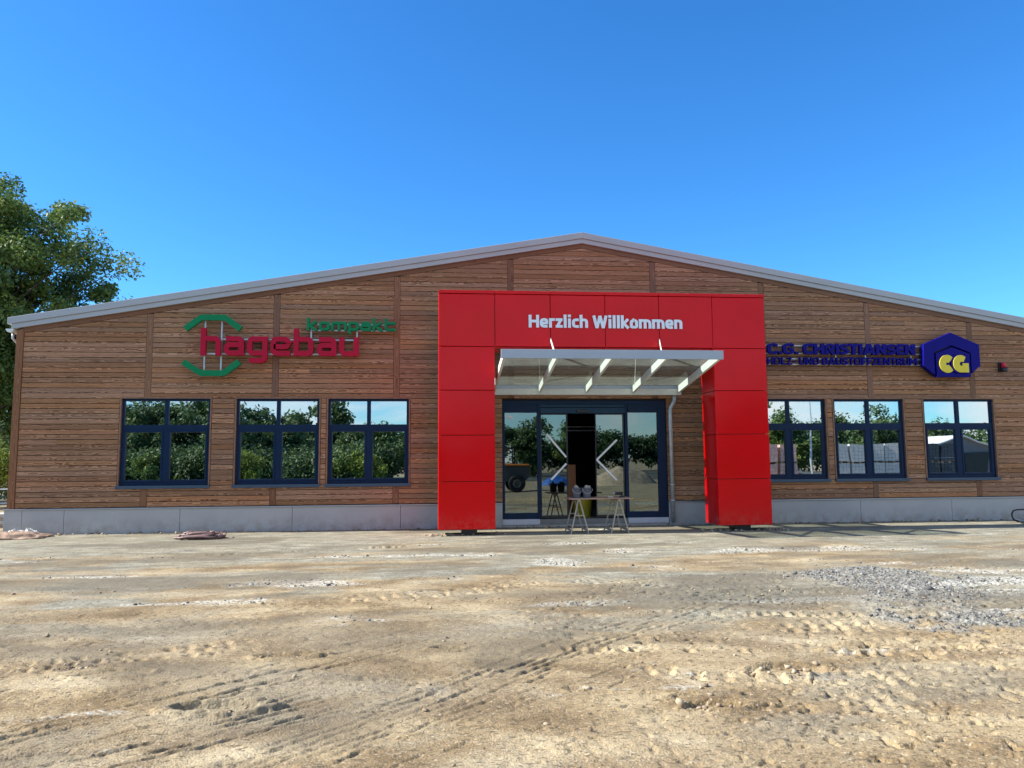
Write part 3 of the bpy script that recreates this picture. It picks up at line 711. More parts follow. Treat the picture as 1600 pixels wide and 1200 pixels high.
def add_dirt(m, zmax, amount, colr, sc=5.0):
    t = m.node_tree; p = t.nodes['Principled BSDF']; N = t.nodes.new; L = t.links.new
    src = p.inputs['Base Color'].links[0].from_socket
    ge = N('ShaderNodeNewGeometry'); sp = N('ShaderNodeSeparateXYZ'); L(ge.outputs['Position'], sp.inputs[0])
    a = N('ShaderNodeMapRange'); a.inputs[1].default_value = zmax; a.inputs[2].default_value = 0; L(sp.outputs[2], a.inputs[0])
    nz = N('ShaderNodeTexNoise'); nz.inputs['Scale'].default_value = sc; nz.inputs['Detail'].default_value = 9; nz.inputs['Roughness'].default_value = .7; L(ge.outputs['Position'], nz.inputs['Vector'])
    b = N('ShaderNodeMapRange'); b.inputs[1].default_value = .42; b.inputs[2].default_value = .66; L(nz.outputs[0], b.inputs[0])
    c = N('ShaderNodeMath'); c.operation = 'MULTIPLY'; L(a.outputs[0], c.inputs[0]); L(b.outputs[0], c.inputs[1])
    d = N('ShaderNodeMath'); d.operation = 'MULTIPLY'; L(c.outputs[0], d.inputs[0]); d.inputs[1].default_value = amount
    mx = N('ShaderNodeMix'); mx.data_type = 'RGBA'; L(d.outputs[0], mx.inputs[0]); L(src, mx.inputs[6]); mx.inputs[7].default_value = (*colr, 1); L(mx.outputs[2], p.inputs['Base Color'])
add_dirt(PLINTH, .42, .9, (.24, .20, .15)); add_dirt(RED, .55, .35, (.30, .16, .11), 9)
REV = M_simple('reveal_timber', (.22, .115, .065), .6, var=.25, scale=10)
SILL = M_simple('sill_metal', (.05, .085, .13), .35, metal=.3)
for a, b in WINS: window(a, b)

# ------------------------------------------------------------------ glazed entrance
ent = MB()
ent.box(DX0, DX0+.06, .03, .15, .20, DZ1); ent.box(DX1-.20, DX1, .03, .15, .20, DZ1)
ent.box(DX0+.06, DX1-.20, .03, .15, 2.98, DZ1)
ent.box(DX0+.06, 2.505, .035, .14, 2.79, 2.98); ent.box(4.79, DX1-.20, .035, .14, 2.79, 2.98)
ent.box(2.505, 2.575, .02, .15, .20, 2.98); ent.box(4.70, 4.775, .02, .15, .20, 2.98)
ent.box(DX0+.06, 2.505, .035, .14, .20, .345); ent.box(4.775, DX1-.20, .035, .14, .20, .345)
ent.build('entrance_door', NAVY, bld, bevel=.004)
ed = LAST[0]
h_ = MB(); h_.box(2.575, 4.70, .0, .15, 2.765, 2.905); h_.box(2.575, 4.70, .03, .15, 2.915, 2.98)
h_.build('door_header', M_simple('header_blue', (.006, .035, .075), .35, spec=.25), ed, bevel=.005)
MB().box(3.48, 3.80, -.04, .0, 2.79, 2.85).build('motion_sensor', BLACKM, ed, bevel=.008)
pane(DX0+.06, 2.505, .345, 2.79, .09, ed, DGLASS); pane(4.775, DX1-.20, .345, 2.79, .09, ed, DGLASS)
for a, b in ((2.585, 3.265), (3.955, 4.69)):
    s = MB(); s.box(a, a+.025, .07, .11, .22, 2.76); s.box(b-.035, b, .07, .11, .22, 2.76); s.box(a+.025, b-.035, .07, .11, .22, .275); s.box(a+.025, b-.035, .07, .11, 2.735, 2.76)
    s.build('sliding_leaf', BLACKM, ed, bevel=.003)
    pane(a+.025, b-.035, .275, 2.735, .088, ed, DGLASS)
def strip_tape(pts, w=.045):
    t = MB()
    for i in range(len(pts)-1): t.bar((pts[i][0], .068-.002*i, pts[i][1]), (pts[i+1][0], .068-.002*i, pts[i+1][1]), .004, w, up=(-(pts[i+1][1]-pts[i][1]), 0, pts[i+1][0]-pts[i][0]))
    return t
strip_tape([(2.74, 2.26), (3.22, 1.69)]).build('marking_tape', TAPE, ed); strip_tape([(2.84, 1.14), (3.22, 1.53)]).build('marking_tape', TAPE, ed)
strip_tape([(4.50, 2.11), (3.985, 1.62), (4.48, 1.11)]).build('marking_tape', TAPE, ed)
MB().box(1.775, 1.90, .074, .078, 2.64, 2.72).build('sticker', SWHITE, ed)
PTH = M_simple('pale_threshold', (.50, .53, .58), .6)
MB().box(DX0-.01, 2.54, -.035, .15, .07, .197).build('threshold', PTH, ed); MB().box(4.73, DX1, -.035, .15, .07, .197).build('threshold', PTH, ed)
MB().box(DX0-.01, DX1, .0, .2, -.02, .068).build('rough_base', CONC, ed)
MB().box(2.54, 4.73, -.02, .2, .0691, .19).build('door_step', M_simple('dusty_step', (.20, .20, .19), .9, bump=.4), ed)

# ------------------------------------------------------------------ red entrance portal
YF, YB = -1.85, -1.0
PX0, PX1 = .07, 7.585
pt = thing('entrance_portal', ((PX0+PX1)/2, (YF+YB)/2, 0), 'big free-standing portal clad in glossy red panels around the shop entrance', 'portal')
cx = [PX0+(PX1-PX0)*i/6 for i in range(7)]
zs = [.13, 1.165, 2.175, 3.165, 4.14, 5.33]
g = .006
def cassette(x0, x1, z0, z1, front=True):
    m_ = MB(); b = 0
    m_.box(x0+g, x1-g, YF, YF+.06, z0+g, z1-g)
    t = (rnd.uniform(-.004, .004), rnd.uniform(-.005, .005))
    cxx, czz = (x0+x1)/2, (z0+z1)/2
    m_.v = [(x, y+(x-cxx)*t[0]+(zz-czz)*t[1], zz) for x, y, zz in m_.v]
    m_.build('panel', RED, pt, bevel=.008, seg=3)
for i in range(6): cassette(cx[i], cx[i+1], zs[4], zs[5])
for c_ in (0, 5):
    for j in range(4): cassette(cx[c_], cx[c_+1], zs[j], zs[j+1])
# side cassettes: outer faces and faces toward the door
for (xs, sgn) in ((cx[0], 1), (cx[1], -1), (cx[5], 1), (cx[6], -1)):
    for j in range(5):
        if j == 4 and xs in (cx[1], cx[5]): continue
        x0, x1 = (xs, xs+.05) if sgn > 0 else (xs-.05, xs)
        MB().box(x0+.002*sgn, x1+.002*sgn, YF+.066, YB, zs[j]+g, zs[j+1]-g).build('side_panel', RED, pt, bevel=.006)
# soffit, cap, back and inner steel
MB().box(cx[1]+.003, cx[5]-.003, YF+.066, YB, zs[4]-.025, zs[4]-.001).build('soffit_panel', RED, pt, bevel=.004)
for i in range(6): MB().box(cx[i]+.003, cx[i+1]-.003, YF-.02, YB+.02, zs[5]+.004, zs[5]+.075).build('cap_flashing', RED, pt, bevel=.005)
b_ = MB(); b_.box(cx[0]+.06, cx[6]-.06, YF+.08, YB-.01, zs[4]+.03, zs[5]-.01)
b_.box(cx[0]+.06, cx[1]-.06, YF+.08, YB-.01, zs[0]+.01, zs[4]+.03); b_.box(cx[5]+.06, cx[6]-.06, YF+.08, YB-.01, zs[0]+.01, zs[4]+.03)
b_.build('core_frame', BLACKM, pt)
for xc in ((cx[0]+cx[1])/2+.06, (cx[5]+cx[6])/2+.02):
    MB().box(xc-.17, xc+.17, -1.66, -1.2, -.08, .139).build('foot', BLACKM, pt, bevel=.005)
for i in range(1, 6): MB().box(cx[i]-.012, cx[i]+.012, YF+.012, YF+.07, zs[4]-.02, zs[4]+.02).build('fixing_clip', RED, pt)

# rounded stroke lettering
def ribbon(m_, pts, t, y0, y1, rr=.8):
    P = [Vector(p) for p in pts]; Q = [P[0]]
    for i in range(1, len(P)-1):
        a, b, c = P[i-1], P[i], P[i+1]; R_ = min(t*rr, (a-b).length*.5, (c-b).length*.5)
        p0 = b+(a-b).normalized()*R_; p2 = b+(c-b).normalized()*R_
        for s in (0, .25, .5, .75, 1): Q.append(p0*(1-s)**2+b*2*s*(1-s)+p2*s*s)
    Q.append(P[-1]); Lf, Rt = [], []
    for i, q in enumerate(Q):
        d1 = (Q[i]-Q[i-1]).normalized() if i else None; d2 = (Q[i+1]-Q[i]).normalized() if i < len(Q)-1 else None
        d = ((d1 or d2)+(d2 or d1)).normalized(); n = Vector((-d.y, d.x))
        k_ = 1/max(.5, n.dot(Vector((-(d2 or d1).y, (d2 or d1).x)))); Lf.append(q+n*t/2*k_); Rt.append(q-n*t/2*k_)
    b = len(m_.v); n = len(Q)
    for y in (y0, y1):
        m_.v += [(v.x, y, v.y) for v in Lf]+[(v.x, y, v.y) for v in Rt]
    for i in range(n-1):
        m_.f.append((b+i, b+n+i, b+n+i+1, b+i+1)); o_ = b+2*n
        m_.f.append((o_+i+1, o_+n+i+1, o_+n+i, o_+i))
        m_.f.append((b+i, b+i+1, o_+i+1, o_+i)); m_.f.append((b+n+i+1, b+n+i, o_+n+i, o_+n+i+1))
    m_.f.append((b, o_, o_+n, b+n)); m_.f.append((b+n-1, b+2*n-1, o_+2*n-1, o_+n-1))

CAPG = {
 'H': (.74, lambda W, h: [[(h, 0), (h, 1)], [(W-h, 0), (W-h, 1)], [(h, .5), (W-h, .5)]]),
 'W': (1.08, lambda W, h: [[(h*.9, 1), (W*.29, 0)], [(W*.5, .98), (W*.29, 0)], [(W*.5, .98), (W*.71, 0)], [(W-h*.9, 1), (W*.71, 0)]]),
 'C': (.72, lambda W, h: [[(W-h*.9, .70), (W-h*.9, 1-h), (h, 1-h), (h, h), (W-h*.9, h), (W-h*.9, .30)]]),
 'G': (.80, lambda W, h: [[(W-h, .72), (W-h, 1-h), (h, 1-h), (h, h), (W-h, h), (W-h, .48), (W*.52, .48)]]),
 'R': (.70, lambda W, h: [[(h, 0), (h, 1-h), (W-h, 1-h), (W-h, .44), (h*1.2, .44)], [(W*.5, .44), (W-h*.7, 0)]]),
 'I': (.26, lambda W, h: [[(W/2, 0), (W/2, 1)]]),
 'S': (.62, lambda W, h: [[(W-h, .74), (W-h, 1-h), (h, 1-h), (h, .5), (W-h, .5), (W-h, h), (h, h), (h, .26)]]),
 'T': (.66, lambda W, h: [[(0, 1-h), (W, 1-h)], [(W/2, 0), (W/2, 1-h*1.2)]]),
 'A': (.84, lambda W, h: [[(h*.8, 0), (W/2, 1)], [(W-h*.8, 0), (W/2, 1)], [(W*.27, .26), (W*.73, .26)]]),
 'N': (.76, lambda W, h: [[(h, 0), (h, 1)], [(W-h, 0), (W-h, 1)], [(h*1.1, 1-h*.5), (W-h*1.1, h*.5)]]),
 'E': (.58, lambda W, h: [[(W, 1-h), (h, 1-h), (h, h), (W, h)], [(h, .5), (W*.92, .5)]]),
 'F': (.56, lambda W, h: [[(W, 1-h), (h, 1-h), (h, 0)], [(h, .5), (W*.9, .5)]]),
 'L': (.54, lambda W, h: [[(h, 1), (h, h), (W, h)]]),
 'Z': (.64, lambda W, h: [[(0, 1-h), (W, 1-h)], [(W-h*1.1, 1-h*.8), (h*1.1, h*.8)], [(0, h), (W, h)]]),
 'D': (.74, lambda W, h: [[(h, h), (h, 1-h), (W-h, 1-h), (W-h, h), (h*.9, h)]]),
 'B': (.66, lambda W, h: [[(h, h), (h, 1-h), (W-h*1.2, 1-h), (W-h*1.2, .53)], [(h, .5), (W-h, .5), (W-h, h), (h*.9, h)]]),
 'U': (.72, lambda W, h: [[(h, 1), (h, h), (W-h, h), (W-h, 1)]]),
 'O': (.80, lambda W, h: [[(W/2, h), (h, h), (h, 1-h), (W-h, 1-h), (W-h, h), (W/2-.01, h)]]),
 'M': (.94, lambda W, h: [[(h, 0), (h, 1)], [(W-h, 0), (W-h, 1)], [(h, 1-h*.4), (W/2, .30), (W-h, 1-h*.4)]]),
 '.': (.26, lambda W, h: [[(W/2, 0), (W/2, .24)]]), '-': (.36, lambda W, h: [[(0, .42), (W, .42)]]),
 'e': (.60, lambda W, h: [[(W-h*.5, h), (h, h), (h, .74-h), (W-h, .74-h), (W-h, .30)], [(h, .355), (W-h*.6, .355)]]),
 'r': (.42, lambda W, h: [[(h, 0), (h, .74)], [(h*1.3, .74-h), (W, .74-h)]]),
 'z': (.50, lambda W, h: [[(0, .74-h), (W, .74-h)], [(W-h*1.1, .74-h*.8), (h*1.1, h*.8)], [(0, h), (W, h)]]),
 'l': (.25, lambda W, h: [[(W/2, 0), (W/2, 1.04)]]),
 'i': (.25, lambda W, h: [[(W/2, 0), (W/2, .74)], [(W/2, .84), (W/2, 1.04)]]),
 'c': (.50, lambda W, h: [[(W, .74-h), (h, .74-h), (h, h), (W, h)]]),
 'h': (.60, lambda W, h: [[(h, 0), (h, 1.04)], [(h*1.2, .74-h), (W-h, .74-h), (W-h, 0)]]),
 'n': (.60, lambda W, h: [[(h, 0), (h, .74)], [(h*1.2, .74-h), (W-h, .74-h), (W-h, 0)]]),
 'k': (.60, lambda W, h: [[(h, 0), (h, 1.04)], [(W-h*.7, .74), (h*2.0, .38), (W-h*.5, 0)]]),
 'o': (.60, lambda W, h: [[(W/2, h), (h, h), (h, .74-h), (W-h, .74-h), (W-h, h), (W/2-.01, h)]]),
 'm': (.92, lambda W, h: [[(h, 0), (h, .74)], [(h*1.2, .74-h), (W-h, .74-h), (W-h, 0)], [(W/2, .74-h*1.5), (W/2, 0)]]),
}
def letters(body, x0, x1, zb, zcap, y, depth, mat, parent, t=.2, gap=.07, name='letter'):
    adv = sum(CAPG[c][0] if c != ' ' else .22 for c in body)+gap*(len(body)-1)
    kx = (x1-x0)/adv; kz = zcap-zb; x = x0
    for c in body:
        if c == ' ': x += (.22+gap)*kx; continue
        W, fn = CAPG[c]; m_ = MB()
        strokes = fn(W, t/2)
        if c in 'zWkANMZR': strokes = [[st[q], st[q+1]] for st in strokes for q in range(len(st)-1)] if c != 'R' else strokes
        for i, st in enumerate(strokes): ribbon(m_, st, t, y-depth-i*.0015, y-i*.001, .25 if c in 'zWkHrANMZETFLi-.' else 1.3)
        m_.v = [(x+vx*kx, vy, zb+vz*kz) for vx, vy, vz in m_.v]
        m_.build(name, mat, parent); x += (W+gap)*kx
sg = thing('welcome_lettering', (3.84, YF-.02, 4.7), 'white raised letters reading Herzlich Willkommen on the red portal beam', 'sign')
letters('Herzlich Willkommen', 2.08, 5.61, 4.575, 4.86, YF-.012, .028, SWHITE, sg, t=.205, gap=.06)

def glyph(ch, x, w, zb, xh, t, y, dep, mat, parent, sk=0):
    W = w; h = t/2; X = xh; A = xh*1.42; Dn = -xh*.38
    G = {
     'h': [[(h, 0), (h, A)], [(h*1.2, X-h), (W-h, X-h), (W-h, 0)]],
     'a': [[(.1*W, X-h), (W-h, X-h), (W-h, 0)], [(W-h, h), (h, h), (h, X*.56), (W-h, X*.56)]],
     'g': [[(W-h, X-h), (h, X-h), (h, h), (W-h, h)], [(W-h, X), (W-h, Dn+h), (.12*W, Dn+h)]],
     'e': [[(W, h), (h, h), (h, X-h), (W-h, X-h), (W-h, X*.47), (h*1.2, X*.47)]],
     'b': [[(h, A), (h, 0)], [(h*1.1, X-h), (W-h, X-h), (W-h, h), (h*1.1, h)]],
     'u': [[(h, X), (h, h), (W-h, h)], [(W-h, X), (W-h, 0)]],
     'k': [[(h, 0), (h, A)], [(W-h*.8, X), (h*2.2, X*.50), (W-h*.5, 0)]],
     'o': [[(W*.5, h), (h, h), (h, X-h), (W-h, X-h), (W-h, h), (W*.49, h)]],
     'm': [[(h, 0), (h, X-h), (W-h, X-h), (W-h, 0)], [(W/2, X-h), (W/2, 0)]],
     'p': [[(h, X), (h, Dn)], [(h*1.1, X-h), (W-h, X-h), (W-h, h), (h*1.1, h)]],
     't': [[(h, A*.98), (h, h), (W, h)], [(h*1.1, X-h), (W, X-h)]]}[ch]
    m_ = MB()
    for i, st in enumerate(G):
        ribbon(m_, [(x+px_, zb+pz_) for px_, pz_ in st], t, y-dep-i*.0015, y-i*.001)
    m_.build('letter', mat, parent)
YS = -.13    # rails plane
hb = thing('green_red_store_sign', (-3.6, -.1, 3.9), 'red and green store lettering with green half octagons, left of the red portal', 'sign')
YD = .10; YLB = -.19
xs_ = [(-5.47, .46), (-4.94, .46), (-4.41, .47), (-3.87, .46), (-3.34, .46), (-2.80, .46), (-2.28, .46)]
for ch, (x, w_) in zip('hagebau', xs_): glyph(ch, x, w_, 4.12, .455, .118, YLB, YD, SRED, hb)
kx_ = [(-3.04, .25), (-2.755, .25), (-2.475, .37), (-2.07, .25), (-1.785, .25), (-1.50, .25), (-1.215, .27)]
for ch, (x, w_) in zip('kompakt', kx_): glyph(ch, x, w_, 4.735, .215, .062, YLB, YD, SGREEN, hb)
m_ = MB(); ribbon(m_, [(-5.83, 4.74), (-5.47, 5.02), (-4.93, 5.02), (-4.57, 4.75)], .135, YLB-YD, YLB, .3); m_.build('half_octagon', SGREEN, hb)
m_ = MB(); ribbon(m_, [(-5.85, 3.96), (-5.45, 3.70), (-4.93, 3.70), (-4.58, 3.97)], .135, YLB-YD, YLB, .3); m_.build('half_octagon', SGREEN, hb)
for p, q in (((-5.40, 3.72), (-5.40, 5.0)), ((-5.02, 3.72), (-5.02, 5.0)), ((-2.95, 4.5), (-2.95, 4.80)), ((-1.87, 4.5), (-1.87, 4.80))):
    MB().box(p[0]-.017, p[0]+.017, -.185, -.155, p[1], q[1]).build('upright', GALV, hb)
for a, b, z in ((-5.42, -1.84, 4.525), (-5.42, -1.84, 4.175), (-3.0, -.95, 4.755), (-3.0, -.95, 4.90)):
    MB().box(a, b, -.153, -.118, z-.018, z+.018).build('rail', GALV, hb)
m_ = MB()
for x in (-5.2, -4.1, -2.9, -1.9): m_.box(x-.02, x+.02, -.118, -.03, 4.50, 4.545); m_.box(x-.02, x+.02, -.118, -.03, 4.15, 4.195)
m_.build('bracket', GALV, hb)

cg = thing('blue_store_sign', (11, -.1, 3.7), 'dark blue letters beside a blue hexagon emblem with yellow CG, right of the portal', 'sign')
letters('C.G. CHRISTIANSEN', 8.36, 12.32, 4.25, 4.525, -.16, .08, SBLUE, cg, t=.235, gap=.06)
letters('HOLZ- UND BAUSTOFFZENTRUM', 8.35, 12.36, 3.985, 4.17, -.16, .07, SBLUE, cg, t=.17, gap=.11)
for z in (4.48, 4.28, 4.14, 4.0): MB().box(8.20, 12.62, -.135, -.105, z-.013, z+.013).build('rail', GALV, cg)
for x in (11.0, 12.24, 10.2): MB().box(x-.012, x+.012, -.158, -.136, 4.0, 4.3).build('upright', GALV, cg)
def P2(px, pz): return (px, pz)
outer = [(12.47, 3.96), (12.51, 4.52), (13.27, 4.83), (14.04, 4.52), (14.04, 3.97), (13.79, 3.77), (13.79, 4.31), (13.27, 4.50), (12.78, 4.31), (12.78, 3.73)]
MB().prism(outer, -.30, -.17).build('hexagon_arch', SBLUE, cg, bevel=.006)
MB().prism([(12.82, 3.675), (12.82, 4.28), (13.27, 4.45), (13.75, 4.28), (13.75, 3.675)], -.31, -.17).build('house_panel', SBLUE, cg, bevel=.006)
m_ = MB(); m_.prism([(12.49, 3.99), (12.53, 4.50), (13.27, 4.80), (14.02, 4.50), (14.02, 3.99), (13.74, 3.70), (12.83, 3.70)], -.168, -.10); m_.build('back_box', M_simple('dull_navy', (.006, .008, .04), .5), cg)
def fatC(cx_, cz_, R_, t, a0, a1, bar=False, flat=1.0):
    """thick letter C (or G with its bar) as polygon"""
    n = 30; o_, i_ = [], []
    for k_ in range(n+1):
        a = a0+(a1-a0)*k_/n
        o_.append((cx_+R_*flat*math.cos(a), cz_+R_*math.sin(a))); i_.append((cx_+(R_-t)*.62*math.cos(a), cz_+(R_-t)*math.sin(a)*.55))
    return o_+i_[::-1]
C_ = fatC(13.11, 4.01, .232, .165, rad(42), rad(318), flat=.92)
MB().prism(C_, -.335, -.311).build('emblem_letter', SYEL, cg)
MB().prism(fatC(13.44, 4.01, .262, .03, rad(100), rad(260), flat=.92), -.345, -.336).build('letter_outline', SBLUE, cg)
n_ = 26; o_ = []; i_ = []
for k_ in range(n_+1):
    a = rad(50)+(rad(278)-rad(50))*k_/n_; o_.append((13.46+.225*.92*math.cos(a), 4.01+.225*math.sin(a)))
for k_ in range(n_+1):
    a = rad(50)+(rad(270)-rad(50))*k_/n_; i_.append((13.49+.065*math.cos(a), 4.01+.055*math.sin(a)))
G_ = o_+[(13.67, 3.787), (13.67, 4.025), (13.50, 4.025), (13.50, 3.96)]+i_[::-1][1:]
MB().prism(G_, -.362, -.346).build('emblem_letter', SYEL, cg)

# alarm siren lamp
sr = thing('alarm_siren', (14.80, -.05, 3.93), 'small black wall siren with red lamp mounted right of the blue emblem', 'alarm')
MB().box(14.72, 14.88, -.09, -.036, 3.84, 4.09).build('housing', BLACKM, sr, bevel=.01)
MB().lathe([(.0, -.10), (.07, -.10), (.08, -.07), (.08, -.0), (.0, .0)], (14.80, -.16, 3.93), 20).build('base_cup', BLACKM, sr, smooth=True)
MB().lathe([(.0, .002), (.058, .002), (.058, .13), (.045, .15), (0, .152)], (14.80, -.15, 3.93), 20).build('lamp', M_simple('red_lens', (.5, .01, .04), .3), sr, smooth=True)

# ------------------------------------------------------------------ glass canopy
cp = thing('glass_canopy', (3.7, -1.5, 3.2), 'sloping glass canopy on pale steel beams above the entrance doors', 'canopy')
bxs = [1.42, 2.54, 3.70, 4.87, 6.02]
YFR, YRE = -3.05, -.22
ZF, ZR = 3.80, 3.34
def zc(y): return ZR+(ZF-ZR)*(y-YRE)/(YFR-YRE)
MB().box(1.35, 6.09, YFR-.04, YFR+.0, 3.715, 3.905).build('front_fascia', FASC, cp, bevel=.006)
for x in bxs: MB().bar((x, YFR+.002, zc(YFR)-.0), (x, YRE+.002, zc(YRE)-.0), .06, .165).build('beam', WHITEM, cp, bevel=.006)
for i in range(4):
    a, b = bxs[i]+.008, bxs[i+1]-.008
    m_ = MB(); m_.prism([(0, 0), (1, 0), (1, 1), (0, 1)], 0, 1); m_.v = []
    for y in (YFR+.004, YRE+.0):
        for zz_ in (.086, .098):
            for x in (a, b): m_.v.append((x, y, zc(y)+zz_))
    m_.f = [(0, 2, 3, 1), (4, 5, 7, 6), (0, 1, 5, 4), (2, 6, 7, 3), (0, 4, 6, 2), (1, 3, 7, 5)]
    m_.build('glass_pane', CGLASS, cp)
m_ = MB(); m_.box(1.34, 6.09, YRE+.01, YRE+.17, 3.21, 3.225); m_.box(1.34, 6.09, YRE, YRE+.008, 3.21, 3.36); m_.box(1.34, 6.09, YRE+.175, YRE+.183, 3.21, 3.46)
m_.box(1.34, 1.35, YRE+.01, YRE+.17, 3.226, 3.36); m_.box(6.08, 6.09, YRE+.01, YRE+.17, 3.226, 3.36)
m_.build('rear_gutter', WHITEM, cp)
MB().box(1.34, 6.09, -.036, -.033, 3.20, 3.5).build('wall_plate', WHITEM, cp)
for x, xt in ((2.54, 2.57), (4.87, 5.07)):
    MB().bar((xt, YF-.012, 4.31), (x, -2.72, 3.84), .012, .07).build('tie_bar', WHITEM, cp)
    MB().bar((x-.12, YB-.03, 4.22), (x-.02, -.45, 3.40), .012, .045).build('tie_bar', WHITEM, cp)
dp = MB(); dp.tube([(5.93, -.12, 3.24), (5.93, -.12, 3.10), (5.915, -.12, 3.04), (5.83, -.12, 2.90), (5.815, -.12, 2.82), (5.83, -.12, .08)], .05, 16)
dpt = thing('downpipe', (5.83, -.12, 0), 'galvanised rainwater pipe running from the canopy gutter to the ground right of the doors', 'downpipe')
dp.build('pipe', GALV, dpt, smooth=True)
for z in (2.35, 1.0, .62): MB().lathe([(.058, -.014), (.062, -.014), (.062, .014), (.058, .014)], (5.822, -.12, z), 16).build('pipe_clamp', GALV, dpt)

# ------------------------------------------------------------------ work table on trestles
TY = -1.50
def trestle(x, label, dy=0):
    t = thing('sawhorse', (x, TY, 0), label, 'sawhorse', 'sawhorses under the work board')
    zt = .745
    MB().bar((x, TY-.36, zt-.02), (x, TY+.36, zt-.02), .05, .05).build('top_rail', STEELG, t, bevel=.004)
    for sy in (-1, 1):
        for sx in (-1, 1):
            MB().bar((x+sx*.02, TY+sy*.30, zt-.03), (x+sx*.20, TY+sy*.36, gz(x+sx*.2, TY+sy*.36)-.005), .026, .026, up=(1, 0, 0)).build('leg', STEELG, t)
        MB().bar((x-.115, TY+sy*.333, .40), (x+.115, TY+sy*.333, .40), .016, .022).build('spreader', STEELG, t)
    for sx in (-1, 1):
        MB().bar((x+sx*.183, TY-.345, .075), (x+sx*.183, TY+.345, .075), .014, .045).build('foot_rail', STEELG, t)
STEELG = M_simple('grey_beige_steel', (.33, .29, .23), .55, var=.1)
trestle(3.17, 'left metal sawhorse standing under the buckets end of the work board')
trestle(4.07, 'right metal sawhorse standing under the tools end of the work board')
bw = MB(); bw.box(2.95, 4.38, TY-.34, TY+.34, .747, .772)
bw.build('work_board', M_simple('dusty_plywood', (.34, .20, .14), .7, var=.3, scale=5, stretch=(.4, 2, 1)), bevel=.004)
tag(LAST[0], 'worn reddish plywood board laid across the two sawhorses before the door', 'board')
BUCK = M_simple('grey_bucket_plastic', (.085, .09, .10), .6, var=.12)
def bucket(x, y, label):
    t = thing('bucket', (x, y, .773), label, 'bucket', 'grey buckets on the work board')
    MB().lathe([(.0, .003), (.082, .003), (.102, .20), (.112, .20), (.112, .225), (.100, .225), (.095, .20), (.078, .02), (0, .02)], (x, y, .773), 28).build('pail', BUCK, t, smooth=False)
    m_ = MB()
    for k_ in range(9):
        a = rnd.uniform(0, 6.28); q = rnd.uniform(0, .06); hh = rnd.uniform(.24, .285)
        m_.bar((x+q*math.cos(a), y+q*math.sin(a), .80), (x+q*1.2*math.cos(a), y+q*math.sin(a), .773+hh), .03, .03)
    m_.build('contents', M_simple('offcuts', (.40, .33, .28), .8, var=.4, scale=20), t)
    MB().tube([(x+.11*math.cos(a), y-.115, .975-.10*math.sin(a)) for a in [math.pi*i/12 for i in range(13)]], .0035, 6).build('handle', GALV, t)
bucket(3.155, TY-.12, 'left grey plastic bucket on the work board')
bucket(3.375, TY-.16, 'right grey plastic bucket with pale rim on the work board')
bx_ = thing('cordless_drill', (4.16, TY-.05, .773), 'small dark power tool lying on the right end of the work board', 'tool')
MB().tube([(4.04, TY-.05, .86), (4.22, TY-.02, .86)], [.032, .036], 12).build('motor_body', BLACKM, bx_, smooth=True)
MB().bar((4.19, TY-.03, .845), (4.22, TY-.03, .79), .035, .045, up=(1, 0, 0)).build('grip', BLACKM, bx_, bevel=.005)
MB().box(4.16, 4.27, TY-.07, TY+.01, .774, .805).build('battery', BLACKM, bx_, bevel=.005)
MB().tube([(3.99, TY-.057, .86), (4.04, TY-.05, .86)], [.008, .02], 8).build('chuck', GALV, bx_)
MB().box(3.86, 3.98, TY-.18, TY-.12, .773, .80).build('sanding_block', M_simple('cork', (.5, .42, .33), .8), bevel=.004)
tag(LAST[0], 'pale sanding block lying on the middle of the work board', 'block')
# crumpled cable on the ground behind the table
pts = []
for i in range(60):
    a = i*.42; pts.append((3.45+.011*i+.09*math.cos(a), -1.05+.05*math.sin(a*1.3), gz(3.45+.011*i, -1.05)+.012))
MB().tube(pts, .006, 6).build('loose_cord', M_simple('pale_cord', (.45, .5, .42), .6)); tag(LAST[0], 'thin pale cord lying in loops on the ground between the sawhorses', 'cord')

for z_, y_ in ((2.44, 1.9), (2.34, 2.0)):
    MB().tube([(1.7, y_, z_+.08), (5.6, y_, z_+.08)], .018, 8).build('ceiling_pipe', GALV); tag(LAST[0], ('upper' if z_ > 2.4 else 'lower')+' white pipe running across the dark shop interior behind the doors', 'pipe')
# things just inside the open door
yb = thing('yellow_tub', (3.75, .9, .17), 'yellow tub standing inside the open sliding door', 'tub')
MB().lathe([(0, .004), (.22, .004), (.27, .46), (.285, .46), (.285, .49), (.26, .49), (.215, .03), (0, .03)], (3.75, .9, .171), 28).build('shell', YEL, yb)
MB().box(3.40, 3.66, 1.2, 1.24, .172, 1.5).build('leaning_door_board', M_simple('orange_brown_board', (.35, .12, .03), .5), bevel=.005); tag(LAST[0], 'orange brown board standing inside the open sliding door', 'board')
for i, (xa, xb) in enumerate(((2.62, 2.80), (2.70, 2.90), (2.75, 3.0), (2.66, 2.94))):
    MB().tube([(xb, .55+.04*i, .19), (xa, .25, 1.15-.1*i)], .011, 8).build('metal_rod', GALV); tag(LAST[0], 'thin metal rod leaning inside the glass of the left sliding leaf', 'rod', 'rods leaning behind the left door leaf')

